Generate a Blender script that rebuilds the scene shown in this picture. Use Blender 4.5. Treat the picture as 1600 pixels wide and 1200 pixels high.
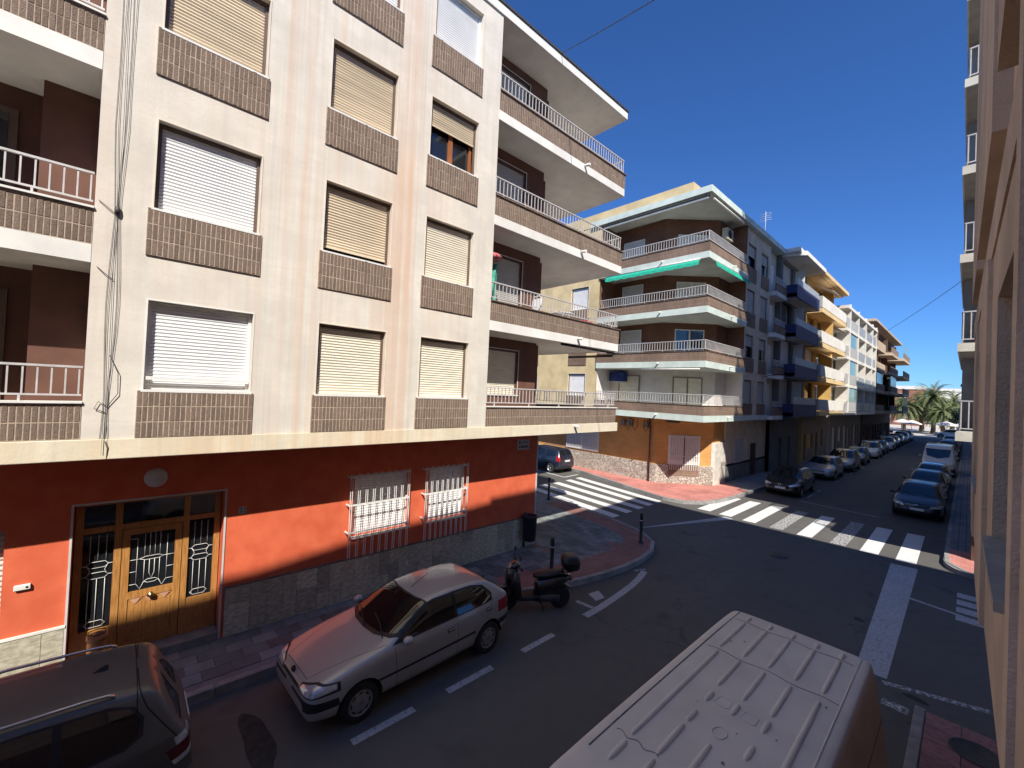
import bpy, bmesh, math, random
from mathutils import Vector, Matrix
random.seed(7)
R = math.radians
scn = bpy.context.scene
for o in list(bpy.data.objects): bpy.data.objects.remove(o)
COL = scn.collection

# ------------------------------------------------------------------ camera
YAW, PITCH, ROLL = R(47.333), R(0.923), R(2.582)
fw = Vector((-math.sin(YAW)*math.cos(PITCH), math.cos(YAW)*math.cos(PITCH), math.sin(PITCH)))
r0 = Vector((math.cos(YAW), math.sin(YAW), 0)); u0 = r0.cross(fw)
rt = math.cos(ROLL)*r0 + math.sin(ROLL)*u0; up = -math.sin(ROLL)*r0 + math.cos(ROLL)*u0
cd = bpy.data.cameras.new('camera'); cam = bpy.data.objects.new('camera', cd); COL.objects.link(cam)
M = Matrix((rt, up, -fw)).transposed().to_4x4(); M.translation = (0, 0, 5.1)
cam.matrix_world = M
cd.sensor_fit = 'HORIZONTAL'; cd.sensor_width = 36; cd.lens = 36*660/1600
cd.clip_start = 0.05; cd.clip_end = 3000
scn.camera = cam
# ------------------------------------------------------------------ world, sun, exposure
SUN = Vector((1.0, -0.75, 1.27)).normalized()
elev = math.asin(SUN.z); azim = math.atan2(SUN.x, SUN.y)
w = bpy.data.worlds.new('World'); scn.world = w; w.use_nodes = True
nt = w.node_tree; nt.nodes.clear()
sky = nt.nodes.new('ShaderNodeTexSky'); sky.sky_type = 'NISHITA'; sky.sun_disc = False
sky.sun_elevation = elev; sky.sun_rotation = azim; sky.altitude = 200; sky.air_density = 1.0; sky.dust_density = 0.0; sky.ozone_density = 5.0
bg = nt.nodes.new('ShaderNodeBackground'); bg.inputs[1].default_value = 0.073
wo = nt.nodes.new('ShaderNodeOutputWorld')
tint = nt.nodes.new('ShaderNodeMix'); tint.data_type = 'RGBA'; tint.blend_type = 'MULTIPLY'; tint.inputs[0].default_value = 1
tint.inputs[7].default_value = (.55, .94, 1.48, 1)   # camera white balance: the sky reads as a deep saturated blue
nt.links.new(sky.outputs[0], tint.inputs[6]); nt.links.new(tint.outputs[2], bg.inputs[0]); nt.links.new(bg.outputs[0], wo.inputs[0])
sd = bpy.data.lights.new('sun', 'SUN'); sd.energy = 4.9; sd.angle = R(0.53); sd.color = (1, .95, .87)
so = bpy.data.objects.new('sun', sd); COL.objects.link(so)
so.rotation_euler = (-SUN).to_track_quat('-Z', 'Y').to_euler(); so.location = (20, -15, 40)
vs = scn.view_settings; vs.view_transform = 'Standard'; vs.look = 'None'; vs.gamma = 1.0; vs.exposure = 0.5; vs.use_curve_mapping = False
scn.render.engine = 'CYCLES'

# ------------------------------------------------------------------ materials
MATS = {}
def mk(name, base, rough=.8, var=.12, scale=2.0, bump=0.0, bscale=80, metallic=0, spec=.5, coat=0, stretch=(1,1,1), col2=None, obj=False, rnd=0.0, emit=None, lo=.35, hi=.65, dirt=0, detail=4, coatr=.05):
    """plain procedural material: two-tone noise, optional random per object, bump, wear"""
    if name in MATS: return MATS[name]
    m = bpy.data.materials.new(name); m.use_nodes = True; MATS[name] = m
    t = m.node_tree; N = t.nodes; Lk = t.links
    b = N['Principled BSDF']
    b.inputs['Roughness'].default_value = rough; b.inputs['Metallic'].default_value = metallic
    b.inputs['Specular IOR Level'].default_value = spec
    b.inputs['Coat Weight'].default_value = coat; b.inputs['Coat Roughness'].default_value = coatr
    base = tuple(base)
    c1 = tuple(max(0, c*(1-var)) for c in base); c2 = tuple(min(1, c*(1+var)) for c in (base if col2 is None else base))
    if col2: c1 = base; c2 = tuple(col2)
    if obj:
        co = N.new('ShaderNodeTexCoord').outputs['Object']
    else:
        co = N.new('ShaderNodeNewGeometry').outputs['Position']
    mp = N.new('ShaderNodeMapping'); mp.inputs['Scale'].default_value = stretch; Lk.new(co, mp.inputs[0])
    n = N.new('ShaderNodeTexNoise'); n.inputs['Scale'].default_value = scale; n.inputs['Detail'].default_value = detail
    Lk.new(mp.outputs[0], n.inputs['Vector'])
    r = N.new('ShaderNodeValToRGB'); r.color_ramp.elements[0].position = lo; r.color_ramp.elements[1].position = hi
    r.color_ramp.elements[0].color = (*c1, 1); r.color_ramp.elements[1].color = (*c2, 1)
    Lk.new(n.outputs[0], r.inputs[0]); out = r.outputs[0]
    if rnd:
        oi = N.new('ShaderNodeObjectInfo'); mr = N.new('ShaderNodeMapRange')
        mr.inputs[3].default_value = 1-rnd; mr.inputs[4].default_value = 1+rnd
        Lk.new(oi.outputs['Random'], mr.inputs[0])
        mx = N.new('ShaderNodeMix'); mx.data_type = 'RGBA'; mx.blend_type = 'MULTIPLY'; mx.inputs[0].default_value = 1
        cb = N.new('ShaderNodeCombineColor')
        for i in range(3): Lk.new(mr.outputs[0], cb.inputs[i])
        Lk.new(out, mx.inputs[6]); Lk.new(cb.outputs[0], mx.inputs[7]); out = mx.outputs[2]
    if dirt:
        n3 = N.new('ShaderNodeTexNoise'); n3.inputs['Scale'].default_value = scale*.23; n3.inputs['Detail'].default_value = 6
        Lk.new(co, n3.inputs['Vector'])
        m3 = N.new('ShaderNodeMapRange'); m3.inputs[1].default_value = .4; m3.inputs[2].default_value = .7; m3.inputs[3].default_value = 1; m3.inputs[4].default_value = 1-dirt
        Lk.new(n3.outputs[0], m3.inputs[0])
        mx = N.new('ShaderNodeMix'); mx.data_type = 'RGBA'; mx.blend_type = 'MULTIPLY'; mx.inputs[0].default_value = 1
        cb = N.new('ShaderNodeCombineColor')
        for i in range(3): Lk.new(m3.outputs[0], cb.inputs[i])
        Lk.new(out, mx.inputs[6]); Lk.new(cb.outputs[0], mx.inputs[7]); out = mx.outputs[2]
    Lk.new(out, b.inputs['Base Color'])
    if bump:
        n2 = N.new('ShaderNodeTexNoise'); n2.inputs['Scale'].default_value = bscale; n2.inputs['Detail'].default_value = 3
        Lk.new(co, n2.inputs['Vector'])
        bp = N.new('ShaderNodeBump'); bp.inputs['Strength'].default_value = bump; bp.inputs['Distance'].default_value = .02
        Lk.new(n2.outputs[0], bp.inputs['Height']); Lk.new(bp.outputs[0], b.inputs['Normal'])
    if emit: b.inputs['Emission Color'].default_value = (*base, 1); b.inputs['Emission Strength'].default_value = emit
    return m

def tree(name):
    m = bpy.data.materials.new(name); m.use_nodes = True; MATS[name] = m
    return m, m.node_tree.nodes, m.node_tree.links, m.node_tree.nodes['Principled BSDF']

def mat_stained(name, base, stain, bands, base2=None):
    """old painted render: pale base, blotches, vertical rusty rain streaks, strongest on given bands of y"""
    m, N, L, b = tree(name); b.inputs['Roughness'].default_value = .9; b.inputs['Specular IOR Level'].default_value = .2
    g = N.new('ShaderNodeNewGeometry')
    def noise(sc, stretch, det=5):
        mp = N.new('ShaderNodeMapping'); mp.inputs['Scale'].default_value = stretch; L.new(g.outputs['Position'], mp.inputs[0])
        n = N.new('ShaderNodeTexNoise'); n.inputs['Scale'].default_value = sc; n.inputs['Detail'].default_value = det; L.new(mp.outputs[0], n.inputs[0]); return n.outputs[0]
    def rng(v, a, c, lo=0, hi=1):
        q = N.new('ShaderNodeMapRange'); q.inputs[1].default_value = a; q.inputs[2].default_value = c; q.inputs[3].default_value = lo; q.inputs[4].default_value = hi; L.new(v, q.inputs[0]); return q.outputs[0]
    def mul(a, c):
        q = N.new('ShaderNodeMath'); q.operation = 'MULTIPLY'
        for i, s in enumerate((a, c)):
            if isinstance(s, (int, float)): q.inputs[i].default_value = s
            else: L.new(s, q.inputs[i])
        return q.outputs[0]
    def mix(f, a, c):
        q = N.new('ShaderNodeMix'); q.data_type = 'RGBA'
        if isinstance(f, float): q.inputs[0].default_value = f
        else: L.new(f, q.inputs[0])
        for i, s in ((6, a), (7, c)):
            if isinstance(s, tuple): q.inputs[i].default_value = (*s, 1)
            else: L.new(s, q.inputs[i])
        return q.outputs[2]
    blot = rng(noise(1.1, (1, 1, 1.6)), .38, .68)
    c = mix(blot, base, base2 or tuple(x*.86 for x in base))
    fine = rng(noise(9, (1, 1, 2)), .45, .75, 0, .5)
    c = mix(fine, c, tuple(x*.88 for x in base))
    c = mix(rng(noise(2.6, (1, .7, 5.5), 6), .48, .72, 0, .30), c, tuple(x*.84 for x in base))
    c = mix(rng(noise(1.9, (1, 1.1, .9), 4), .56, .66, 0, .35), c, tuple(min(1, x*1.10) for x in base))
    st1 = rng(noise(1.0, (1, 5.5, .10), 6), .42, .64)
    st2 = rng(noise(2.3, (1, 7.5, .12), 6), .46, .66)
    sep = N.new('ShaderNodeSeparateXYZ'); L.new(g.outputs['Position'], sep.inputs[0])
    ramp = N.new('ShaderNodeValToRGB'); e = ramp.color_ramp.elements
    y0, y1 = -2.0, 8.0
    pts = [(y0, .25)] + bands + [(y1, .1)]
    e[0].position = 0; e[0].color = (.25,)*3 + (1,)
    e[1].position = 1; e[1].color = (.1,)*3 + (1,)
    for y, v in bands:
        k = e.new((y-y0)/(y1-y0)); k.color = (v, v, v, 1)
    L.new(rng(sep.outputs[1], y0, y1), ramp.inputs[0])
    hz = rng(noise(.35, (1, 1, 1)), .35, .6, .45, 1)
    c = mix(mul(mul(mul(st1, ramp.outputs[0]), hz), .92), c, stain)
    c = mix(mul(mul(st2, ramp.outputs[0]), .32), c, tuple(x*.78 for x in stain))
    vc = N.new('ShaderNodeTexVoronoi'); vc.feature = 'DISTANCE_TO_EDGE'; vc.inputs['Scale'].default_value = .42
    wn = N.new('ShaderNodeTexNoise'); wn.inputs['Scale'].default_value = 2.2; wn.inputs['Detail'].default_value = 8; L.new(g.outputs['Position'], wn.inputs[0])
    wv = N.new('ShaderNodeVectorMath'); wv.operation = 'MULTIPLY_ADD'; L.new(wn.outputs[1], wv.inputs[0]); wv.inputs[1].default_value = (.9, .9, .9); L.new(g.outputs['Position'], wv.inputs[2]); L.new(wv.outputs[0], vc.inputs[0])
    c = mix(rng(vc.outputs[0], 0, .0022, .22, 0), c, tuple(x*.6 for x in stain))
    grey = rng(noise(1.7, (1, 4, .25), 6), .52, .75, 0, .20)
    c = mix(grey, c, (.42, .38, .35))
    L.new(c, b.inputs['Base Color'])
    bp = N.new('ShaderNodeBump'); bp.inputs['Strength'].default_value = .25; bp.inputs['Distance'].default_value = .01
    L.new(noise(30, (1, 1, 1)), bp.inputs['Height']); L.new(bp.outputs[0], b.inputs['Normal'])
    return m

def mat_tiles(name, c1, c2, mortar, w, h, axes=(0, 1), gap=.012, rough=.8, bump=.5, offset=.5, squash=1, dirt=.25, mortar_smooth=.1):
    """far brick / tile surface; axes picks which world axes run along and up the course"""
    m, N, L, b = tree(name); b.inputs['Roughness'].default_value = rough; b.inputs['Specular IOR Level'].default_value = .3
    g = N.new('ShaderNodeNewGeometry'); sep = N.new('ShaderNodeSeparateXYZ'); L.new(g.outputs['Position'], sep.inputs[0])
    cb = N.new('ShaderNodeCombineXYZ')
    if axes[0] == 'xy':
        ad = N.new('ShaderNodeMath'); L.new(sep.outputs[0], ad.inputs[0]); L.new(sep.outputs[1], ad.inputs[1]); L.new(ad.outputs[0], cb.inputs[0])
    else: L.new(sep.outputs[axes[0]], cb.inputs[0])
    L.new(sep.outputs[axes[1]], cb.inputs[1])
    br = N.new('ShaderNodeTexBrick'); br.inputs['Scale'].default_value = 1; br.offset = offset; br.squash = squash
    br.inputs['Brick Width'].default_value = w; br.inputs['Row Height'].default_value = h
    br.inputs['Mortar Size'].default_value = gap; br.inputs['Mortar Smooth'].default_value = mortar_smooth
    br.inputs['Color1'].default_value = (*c1, 1); br.inputs['Color2'].default_value = (*c2, 1); br.inputs['Mortar'].default_value = (*mortar, 1)
    L.new(cb.outputs[0], br.inputs['Vector'])
    n = N.new('ShaderNodeTexNoise'); n.inputs['Scale'].default_value = .9; n.inputs['Detail'].default_value = 7; L.new(g.outputs['Position'], n.inputs[0])
    mr = N.new('ShaderNodeMapRange'); mr.inputs[1].default_value = .35; mr.inputs[2].default_value = .7; mr.inputs[3].default_value = 1.08; mr.inputs[4].default_value = 1-dirt
    L.new(n.outputs[0], mr.inputs[0])
    mx = N.new('ShaderNodeMix'); mx.data_type = 'RGBA'; mx.blend_type = 'MULTIPLY'; mx.inputs[0].default_value = 1
    c3 = N.new('ShaderNodeCombineColor')
    for i in range(3): L.new(mr.outputs[0], c3.inputs[i])
    L.new(br.outputs[0], mx.inputs[6]); L.new(c3.outputs[0], mx.inputs[7]); L.new(mx.outputs[2], b.inputs['Base Color'])
    bp = N.new('ShaderNodeBump'); bp.inputs['Strength'].default_value = bump; bp.inputs['Distance'].default_value = .02; bp.invert = True
    L.new(br.outputs[1], bp.inputs['Height']); L.new(bp.outputs[0], b.inputs['Normal'])
    return m

def mat_stone(name, c1, c2, mortar, sc):
    """rubble facing: voronoi stones with sunk joints"""
    m, N, L, b = tree(name); b.inputs['Roughness'].default_value = .9
    g = N.new('ShaderNodeNewGeometry')
    v = N.new('ShaderNodeTexVoronoi'); v.feature = 'DISTANCE_TO_EDGE'; v.inputs['Scale'].default_value = sc; L.new(g.outputs['Position'], v.inputs[0])
    v2 = N.new('ShaderNodeTexVoronoi'); v2.inputs['Scale'].default_value = sc; L.new(g.outputs['Position'], v2.inputs[0])
    rp = N.new('ShaderNodeMapRange'); rp.inputs[1].default_value = .0; rp.inputs[2].default_value = .06; L.new(v.outputs[0], rp.inputs[0])
    sp = N.new('ShaderNodeSeparateColor'); L.new(v2.outputs[1], sp.inputs[0])
    m1 = N.new('ShaderNodeMix'); m1.data_type = 'RGBA'; L.new(sp.outputs[0], m1.inputs[0]); m1.inputs[6].default_value = (*c1, 1); m1.inputs[7].default_value = (*c2, 1)
    m2 = N.new('ShaderNodeMix'); m2.data_type = 'RGBA'; L.new(rp.outputs[0], m2.inputs[0]); m2.inputs[6].default_value = (*mortar, 1); L.new(m1.outputs[2], m2.inputs[7])
    n = N.new('ShaderNodeTexNoise'); n.inputs['Scale'].default_value = sc*3; n.inputs['Detail'].default_value = 5; L.new(g.outputs['Position'], n.inputs[0])
    m3 = N.new('ShaderNodeMix'); m3.data_type = 'RGBA'; m3.blend_type = 'OVERLAY'; m3.inputs[0].default_value = .6; L.new(m2.outputs[2], m3.inputs[6]); L.new(n.outputs[0], m3.inputs[7])
    L.new(m3.outputs[2], b.inputs['Base Color'])
    ad = N.new('ShaderNodeMath'); ad.operation = 'MULTIPLY_ADD'; L.new(n.outputs[0], ad.inputs[0]); ad.inputs[1].default_value = .5; L.new(rp.outputs[0], ad.inputs[2])
    bp = N.new('ShaderNodeBump'); bp.inputs['Strength'].default_value = .9; bp.inputs['Distance'].default_value = .04
    L.new(ad.outputs[0], bp.inputs['Height']); L.new(bp.outputs[0], b.inputs['Normal'])
    return m

def mat_asphalt(name):
    m, N, L, b = tree(name); b.inputs['Roughness'].default_value = .82; b.inputs['Specular IOR Level'].default_value = .35
    g = N.new('ShaderNodeNewGeometry')
    def noise(sc, st=(1, 1, 1), d=5):
        mp = N.new('ShaderNodeMapping'); mp.inputs['Scale'].default_value = st; L.new(g.outputs['Position'], mp.inputs[0])
        n = N.new('ShaderNodeTexNoise'); n.inputs['Scale'].default_value = sc; n.inputs['Detail'].default_value = d; L.new(mp.outputs[0], n.inputs[0]); return n.outputs[0]
    def rng(v, a, c, lo=0, hi=1):
        q = N.new('ShaderNodeMapRange'); q.inputs[1].default_value = a; q.inputs[2].default_value = c; q.inputs[3].default_value = lo; q.inputs[4].default_value = hi; L.new(v, q.inputs[0]); return q.outputs[0]
    def mix(f, a, c, bt='MIX'):
        q = N.new('ShaderNodeMix'); q.data_type = 'RGBA'; q.blend_type = bt
        if isinstance(f, float): q.inputs[0].default_value = f
        else: L.new(f, q.inputs[0])
        for i, s in ((6, a), (7, c)):
            if isinstance(s, tuple): q.inputs[i].default_value = (*s, 1)
            else: L.new(s, q.inputs[i])
        return q.outputs[2]
    c = mix(rng(noise(.35, (1, .3, 1)), .3, .7), (.082, .077, .070), (.118, .111, .100))
    c = mix(rng(noise(3.2), .5, .75, 0, .5), c, (.060, .056, .051))
    c = mix(rng(noise(140, d=2), .35, .7, 0, .55), c, (.165, .156, .140))
    c = mix(rng(noise(60, d=2), .6, .72, 0, .5), c, (.035, .035, .037))
    c = mix(rng(noise(.9, (1, 1, 1), 3), .62, .74, 0, .55), c, (.038, .037, .037))
    v = N.new('ShaderNodeTexVoronoi'); v.feature = 'DISTANCE_TO_EDGE'; v.inputs['Scale'].default_value = .16
    dn = N.new('ShaderNodeMix'); dn.data_type = 'RGBA'; dn.inputs[0].default_value = .12
    L.new(g.outputs['Position'], dn.inputs[6]); nn = N.new('ShaderNodeTexNoise'); nn.inputs['Scale'].default_value = .8; nn.inputs['Detail'].default_value = 8
    L.new(g.outputs['Position'], nn.inputs[0]); va = N.new('ShaderNodeVectorMath'); va.operation = 'MULTIPLY_ADD'
    L.new(nn.outputs[1], va.inputs[0]); va.inputs[1].default_value = (2.2, 2.2, 0); L.new(g.outputs['Position'], va.inputs[2]); L.new(va.outputs[0], v.inputs[0])
    c = mix(rng(v.outputs[0], 0, .0035, .5, 0), c, (.03, .03, .03))
    sx = N.new('ShaderNodeSeparateXYZ'); L.new(g.outputs['Position'], sx.inputs[0])
    trk = N.new('ShaderNodeValToRGB'); te = trk.color_ramp.elements; te[0].position = 0; te[0].color = (0, 0, 0, 1); te[1].position = 1; te[1].color = (0, 0, 0, 1)
    for xx, vv in ((-5.4, 0), (-4.8, 1), (-4.2, .1), (-3.6, .1), (-3.0, 1), (-2.4, 0)):
        q = te.new((xx+9)/9); q.color = (vv, vv, vv, 1)
    L.new(rng(sx.outputs[0], -9, 0), trk.inputs[0])
    pol = N.new('ShaderNodeMath'); pol.operation = 'MULTIPLY'; L.new(trk.outputs[0], pol.inputs[0]); L.new(rng(noise(1.2, (1, .12, 1)), .35, .7, 0, .45), pol.inputs[1])
    c = mix(pol.outputs[0], c, (.145, .138, .126))
    L.new(c, b.inputs['Base Color'])
    bp = N.new('ShaderNodeBump'); bp.inputs['Strength'].default_value = .35; bp.inputs['Distance'].default_value = .012
    L.new(noise(110, d=2), bp.inputs['Height']); L.new(bp.outputs[0], b.inputs['Normal'])
    return m

def mat_paint(name, col, wear):
    """road paint, worn through to the asphalt in flakes"""
    m, N, L, b = tree(name); b.inputs['Roughness'].default_value = .75
    g = N.new('ShaderNodeNewGeometry')
    n = N.new('ShaderNodeTexNoise'); n.inputs['Scale'].default_value = 16; n.inputs['Detail'].default_value = 8; n.inputs['Roughness'].default_value = .7; L.new(g.outputs['Position'], n.inputs[0])
    q = N.new('ShaderNodeMapRange'); q.inputs[1].default_value = wear; q.inputs[2].default_value = wear+.14; L.new(n.outputs[0], q.inputs[0])
    n2 = N.new('ShaderNodeTexNoise'); n2.inputs['Scale'].default_value = 1.5; n2.inputs['Detail'].default_value = 5; L.new(g.outputs['Position'], n2.inputs[0])
    mx0 = N.new('ShaderNodeMix'); mx0.data_type = 'RGBA'; L.new(n2.outputs[0], mx0.inputs[0]); mx0.inputs[6].default_value = (*[c*.72 for c in col], 1); mx0.inputs[7].default_value = (*col, 1)
    mx = N.new('ShaderNodeMix'); mx.data_type = 'RGBA'; L.new(q.outputs[0], mx.inputs[0]); mx.inputs[6].default_value = (.105, .105, .105, 1); L.new(mx0.outputs[2], mx.inputs[7])
    L.new(mx.outputs[2], b.inputs['Base Color'])
    return m

def mat_carpaint(name, col, metallic=0.0, rough=.35, dust=.12):
    m, N, L, b = tree(name)
    b.inputs['Metallic'].default_value = metallic; b.inputs['Roughness'].default_value = rough
    b.inputs['Coat Weight'].default_value = 1; b.inputs['Coat Roughness'].default_value = .04
    t = N.new('ShaderNodeTexCoord'); n = N.new('ShaderNodeTexNoise'); n.inputs['Scale'].default_value = 2.2; n.inputs['Detail'].default_value = 6; L.new(t.outputs['Object'], n.inputs[0])
    q = N.new('ShaderNodeMapRange'); q.inputs[1].default_value = .4; q.inputs[2].default_value = .75; q.inputs[3].default_value = 0; q.inputs[4].default_value = dust; L.new(n.outputs[0], q.inputs[0])
    mx = N.new('ShaderNodeMix'); mx.data_type = 'RGBA'; L.new(q.outputs[0], mx.inputs[0]); mx.inputs[6].default_value = (*col, 1); mx.inputs[7].default_value = (.30, .27, .23, 1); L.new(mx.outputs[2], b.inputs['Base Color'])
    q2 = N.new('ShaderNodeMapRange'); q2.inputs[1].default_value = .35; q2.inputs[2].default_value = .75; q2.inputs[3].default_value = .03; q2.inputs[4].default_value = .16; L.new(n.outputs[0], q2.inputs[0]); L.new(q2.outputs[0], b.inputs['Coat Roughness'])
    return m

MAT_PLASTER = mat_stained('stained_render', (.71, .66, .575), (.65, .43, .30), [(-.4, .2), (.2, .12), (1.6, .3), (1.95, .7), (2.3, .8), (2.7, .6), (3.3, .2), (4.1, .5), (4.35, .85), (4.75, .85), (5.0, .35), (6.3, .15), (6.9, .1)])
MAT_BEAM = mat_stained('beam_render', (.74, .66, .50), (.66, .45, .27), [(-1, .3), (.5, .5), (1.8, .6), (3, .5), (4.6, .6), (6, .3), (7.5, .25)])
MAT_ASPH = mat_asphalt('asphalt')
MAT_LINE = mat_paint('road_paint', (.80, .79, .75), .30)
MAT_LINEW = mat_paint('road_paint_worn', (.70, .69, .66), .45)
MAT_LINED = mat_paint('road_paint_grey', (.52, .52, .52), .34)
BRICK = mk('brick_brown', (.158, .112, .084), .85, .3, 30, .5, 60, rnd=.16, spec=.3, col2=(.215, .155, .118))
MORTAR = mk('brick_mortar', (.40, .31, .235), .95, .2, 9)
WHITE = mk('white_slab_paint', (.78, .75, .69), .85, .06, 2.4, .1, 40, dirt=.12)
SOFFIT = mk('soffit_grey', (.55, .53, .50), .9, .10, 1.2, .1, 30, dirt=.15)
BROWNWALL = mk('brown_wall_paint', (.135, .060, .040), .8, .14, 2.0, .15, 60)
RED = mk('red_wall_paint', (.62, .110, .045), .8, .10, 3, .15, 70, dirt=.12, col2=(.70, .145, .062))
MARBLE = mk('grey_green_stone', (.38, .345, .255), .6, .25, 9, .25, 25, rnd=.28, col2=(.60, .55, .42), stretch=(1, 1, 2.4))
RAIL = mk('rail_white_metal', (.54, .515, .495), .5, .1, 8, metallic=.1)
SH_WHITE = mk('shutter_white', (.80, .80, .79), .5, .04, 2)
SH_CREAM = mk('shutter_cream', (.74, .68, .555), .5, .06, 2, stretch=(1, 1, 3))
SH_TAN = mk('shutter_tan', (.70, .585, .425), .5, .12, 2, stretch=(1, .3, 6), dirt=.15)
SH_GREY = mk('shutter_grey', (.46, .45, .43), .55, .06, 2)
FRAMEW = mk('window_frame_white', (.74, .72, .68), .5, .05, 4)
FRAMEC = mk('window_lip_cream', (.70, .62, .51), .8, .08, 4)
FRAMED = mk('window_guide_brown', (.12, .08, .06), .5, .1, 4)
GLASS = mk('dark_window_glass', (.012, .014, .017), .04, .1, 1, spec=.9)
WOOD = mk('varnished_wood', (.34, .150, .040), .42, .3, 9, .1, 40, stretch=(6, 6, .5), col2=(.50, .245, .075), coat=.2)
WOODR = mk('red_wood', (.30, .10, .035), .45, .2, 9, stretch=(6, 6, .5))
IRONW = mk('ironwork_white', (.72, .71, .68), .5, .08, 10)
BLACKM = mk('black_metal', (.02, .02, .022), .45, .2, 12)
CABLE = mk('cable_black', (.06, .058, .055), .6, .2, 8)
DARKIN = mk('interior_dark', (.03, .026, .023), .9, .2, 3)
# ------------------------------------------------------------------ geometry helpers
ORG = {}
def setp(o, label=None, cat=None, group=None, kind=None):
    if label: o['label'] = label
    if cat: o['category'] = cat
    if group: o['group'] = group
    if kind: o['kind'] = kind
    return o
def thing(name, loc, label, cat, group=None, rz=0):
    o = bpy.data.objects.new(name, None); COL.objects.link(o); o.location = loc; o.rotation_euler.z = rz
    o.empty_display_size = .3
    ORG[o.name] = Vector(loc) if rz == 0 else None
    return setp(o, label, cat, group)
def link(name, me, parent=None, loc=None, local=False):
    o = bpy.data.objects.new(name, me); COL.objects.link(o)
    if parent is not None:
        o.parent = parent
        org = ORG.get(parent.name)
        ORG[o.name] = org
    if loc is not None: o.location = loc
    return o
class MB:
    def __init__(s): s.v = []; s.f = []; s.m = []; s.mats = []; s.sm = []
    def mi(s, mat):
        if mat not in s.mats: s.mats.append(mat)
        return s.mats.index(mat)
    def face(s, pts, mat, smooth=False):
        k = len(s.v); s.v += [tuple(p) for p in pts]; s.f.append(tuple(range(k, k+len(pts)))); s.m.append(s.mi(mat)); s.sm.append(smooth)
    def box(s, x0, x1, y0, y1, z0, z1, mat):
        if x0 > x1: x0, x1 = x1, x0
        if y0 > y1: y0, y1 = y1, y0
        if z0 > z1: z0, z1 = z1, z0
        k = len(s.v)
        s.v += [(x0,y0,z0),(x1,y0,z0),(x1,y1,z0),(x0,y1,z0),(x0,y0,z1),(x1,y0,z1),(x1,y1,z1),(x0,y1,z1)]
        for q in ((0,3,2,1),(4,5,6,7),(0,1,5,4),(1,2,6,5),(2,3,7,6),(3,0,4,7)):
            s.f.append(tuple(k+i for i in q)); s.m.append(s.mi(mat)); s.sm.append(False)
        return s
    def prism(s, poly, z0, z1, mat, top=None, bottom=True):
        """poly: ccw list of (x,y)"""
        a = sum(poly[i][0]*poly[(i+1)%len(poly)][1]-poly[(i+1)%len(poly)][0]*poly[i][1] for i in range(len(poly)))
        if a < 0: poly = poly[::-1]
        n = len(poly); k = len(s.v)
        s.v += [(x,y,z0) for x,y in poly]+[(x,y,z1) for x,y in poly]
        for i in range(n):
            j = (i+1) % n; s.f.append((k+i,k+j,k+n+j,k+n+i)); s.m.append(s.mi(mat)); s.sm.append(False)
        s.f.append(tuple(k+n+i for i in range(n))); s.m.append(s.mi(top or mat)); s.sm.append(False)
        if bottom: s.f.append(tuple(k+i for i in reversed(range(n)))); s.m.append(s.mi(mat)); s.sm.append(False)
        return s
    def tube(s, pts, r, mat, n=6, cap=True, smooth=True):
        pts = [Vector(p) for p in pts]; k = len(s.v); rr = r if isinstance(r, (list, tuple)) else [r]*len(pts)
        ref = None
        for i, p in enumerate(pts):
            d = (pts[min(i+1, len(pts)-1)]-pts[max(i-1, 0)])
            if d.length < 1e-9: d = Vector((0,0,1))
            d.normalize()
            if ref is None: ref = d.orthogonal().normalized()
            ref = (ref-d*ref.dot(d))
            if ref.length < 1e-6: ref = d.orthogonal()
            ref.normalize(); b = d.cross(ref)
            for j in range(n):
                a = 2*math.pi*j/n; s.v.append(tuple(p+rr[i]*(math.cos(a)*ref+math.sin(a)*b)))
        for i in range(len(pts)-1):
            for j in range(n):
                j2 = (j+1) % n; s.f.append((k+i*n+j,k+i*n+j2,k+(i+1)*n+j2,k+(i+1)*n+j)); s.m.append(s.mi(mat)); s.sm.append(smooth)
        if cap:
            s.f.append(tuple(k+j for j in reversed(range(n)))); s.m.append(s.mi(mat)); s.sm.append(False)
            e = k+(len(pts)-1)*n; s.f.append(tuple(e+j for j in range(n))); s.m.append(s.mi(mat)); s.sm.append(False)
        return s
    def rings(s, rings, mat, close=True, cap=True, smooth=True):
        k = len(s.v); n = len(rings[0])
        for r in rings: s.v += [tuple(p) for p in r]
        for i in range(len(rings)-1):
            for j in range(n if close else n-1):
                j2 = (j+1) % n; s.f.append((k+i*n+j,k+i*n+j2,k+(i+1)*n+j2,k+(i+1)*n+j)); s.m.append(s.mi(mat)); s.sm.append(smooth)
        if cap:
            s.f.append(tuple(k+j for j in reversed(range(n)))); s.m.append(s.mi(mat)); s.sm.append(smooth)
            e = k+(len(rings)-1)*n; s.f.append(tuple(e+j for j in range(n))); s.m.append(s.mi(mat)); s.sm.append(smooth)
        return s
    def lathe(s, prof, c, axis, mat, n=20, smooth=True):
        """prof: (radius, height) list along axis ('x','y','z')"""
        rg = []
        for r, h in prof:
            ring = []
            for j in range(n):
                a = 2*math.pi*j/n; p, q = r*math.cos(a), r*math.sin(a)
                ring.append({'z': (c[0]+p, c[1]+q, c[2]+h), 'y': (c[0]+p, c[1]+h, c[2]-q), 'x': (c[0]+h, c[1]+p, c[2]+q)}[axis])
            rg.append(ring)
        return s.rings(rg, mat, smooth=smooth)
    def mesh(s, name, org=None):
        me = bpy.data.meshes.new(name)
        v = s.v if org is None else [(x-org[0], y-org[1], z-org[2]) for x, y, z in s.v]
        me.from_pydata(v, [], s.f)
        for mt in s.mats: me.materials.append(mt)
        me.polygons.foreach_set('material_index', s.m); me.polygons.foreach_set('use_smooth', s.sm)
        me.update(); return me
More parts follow.
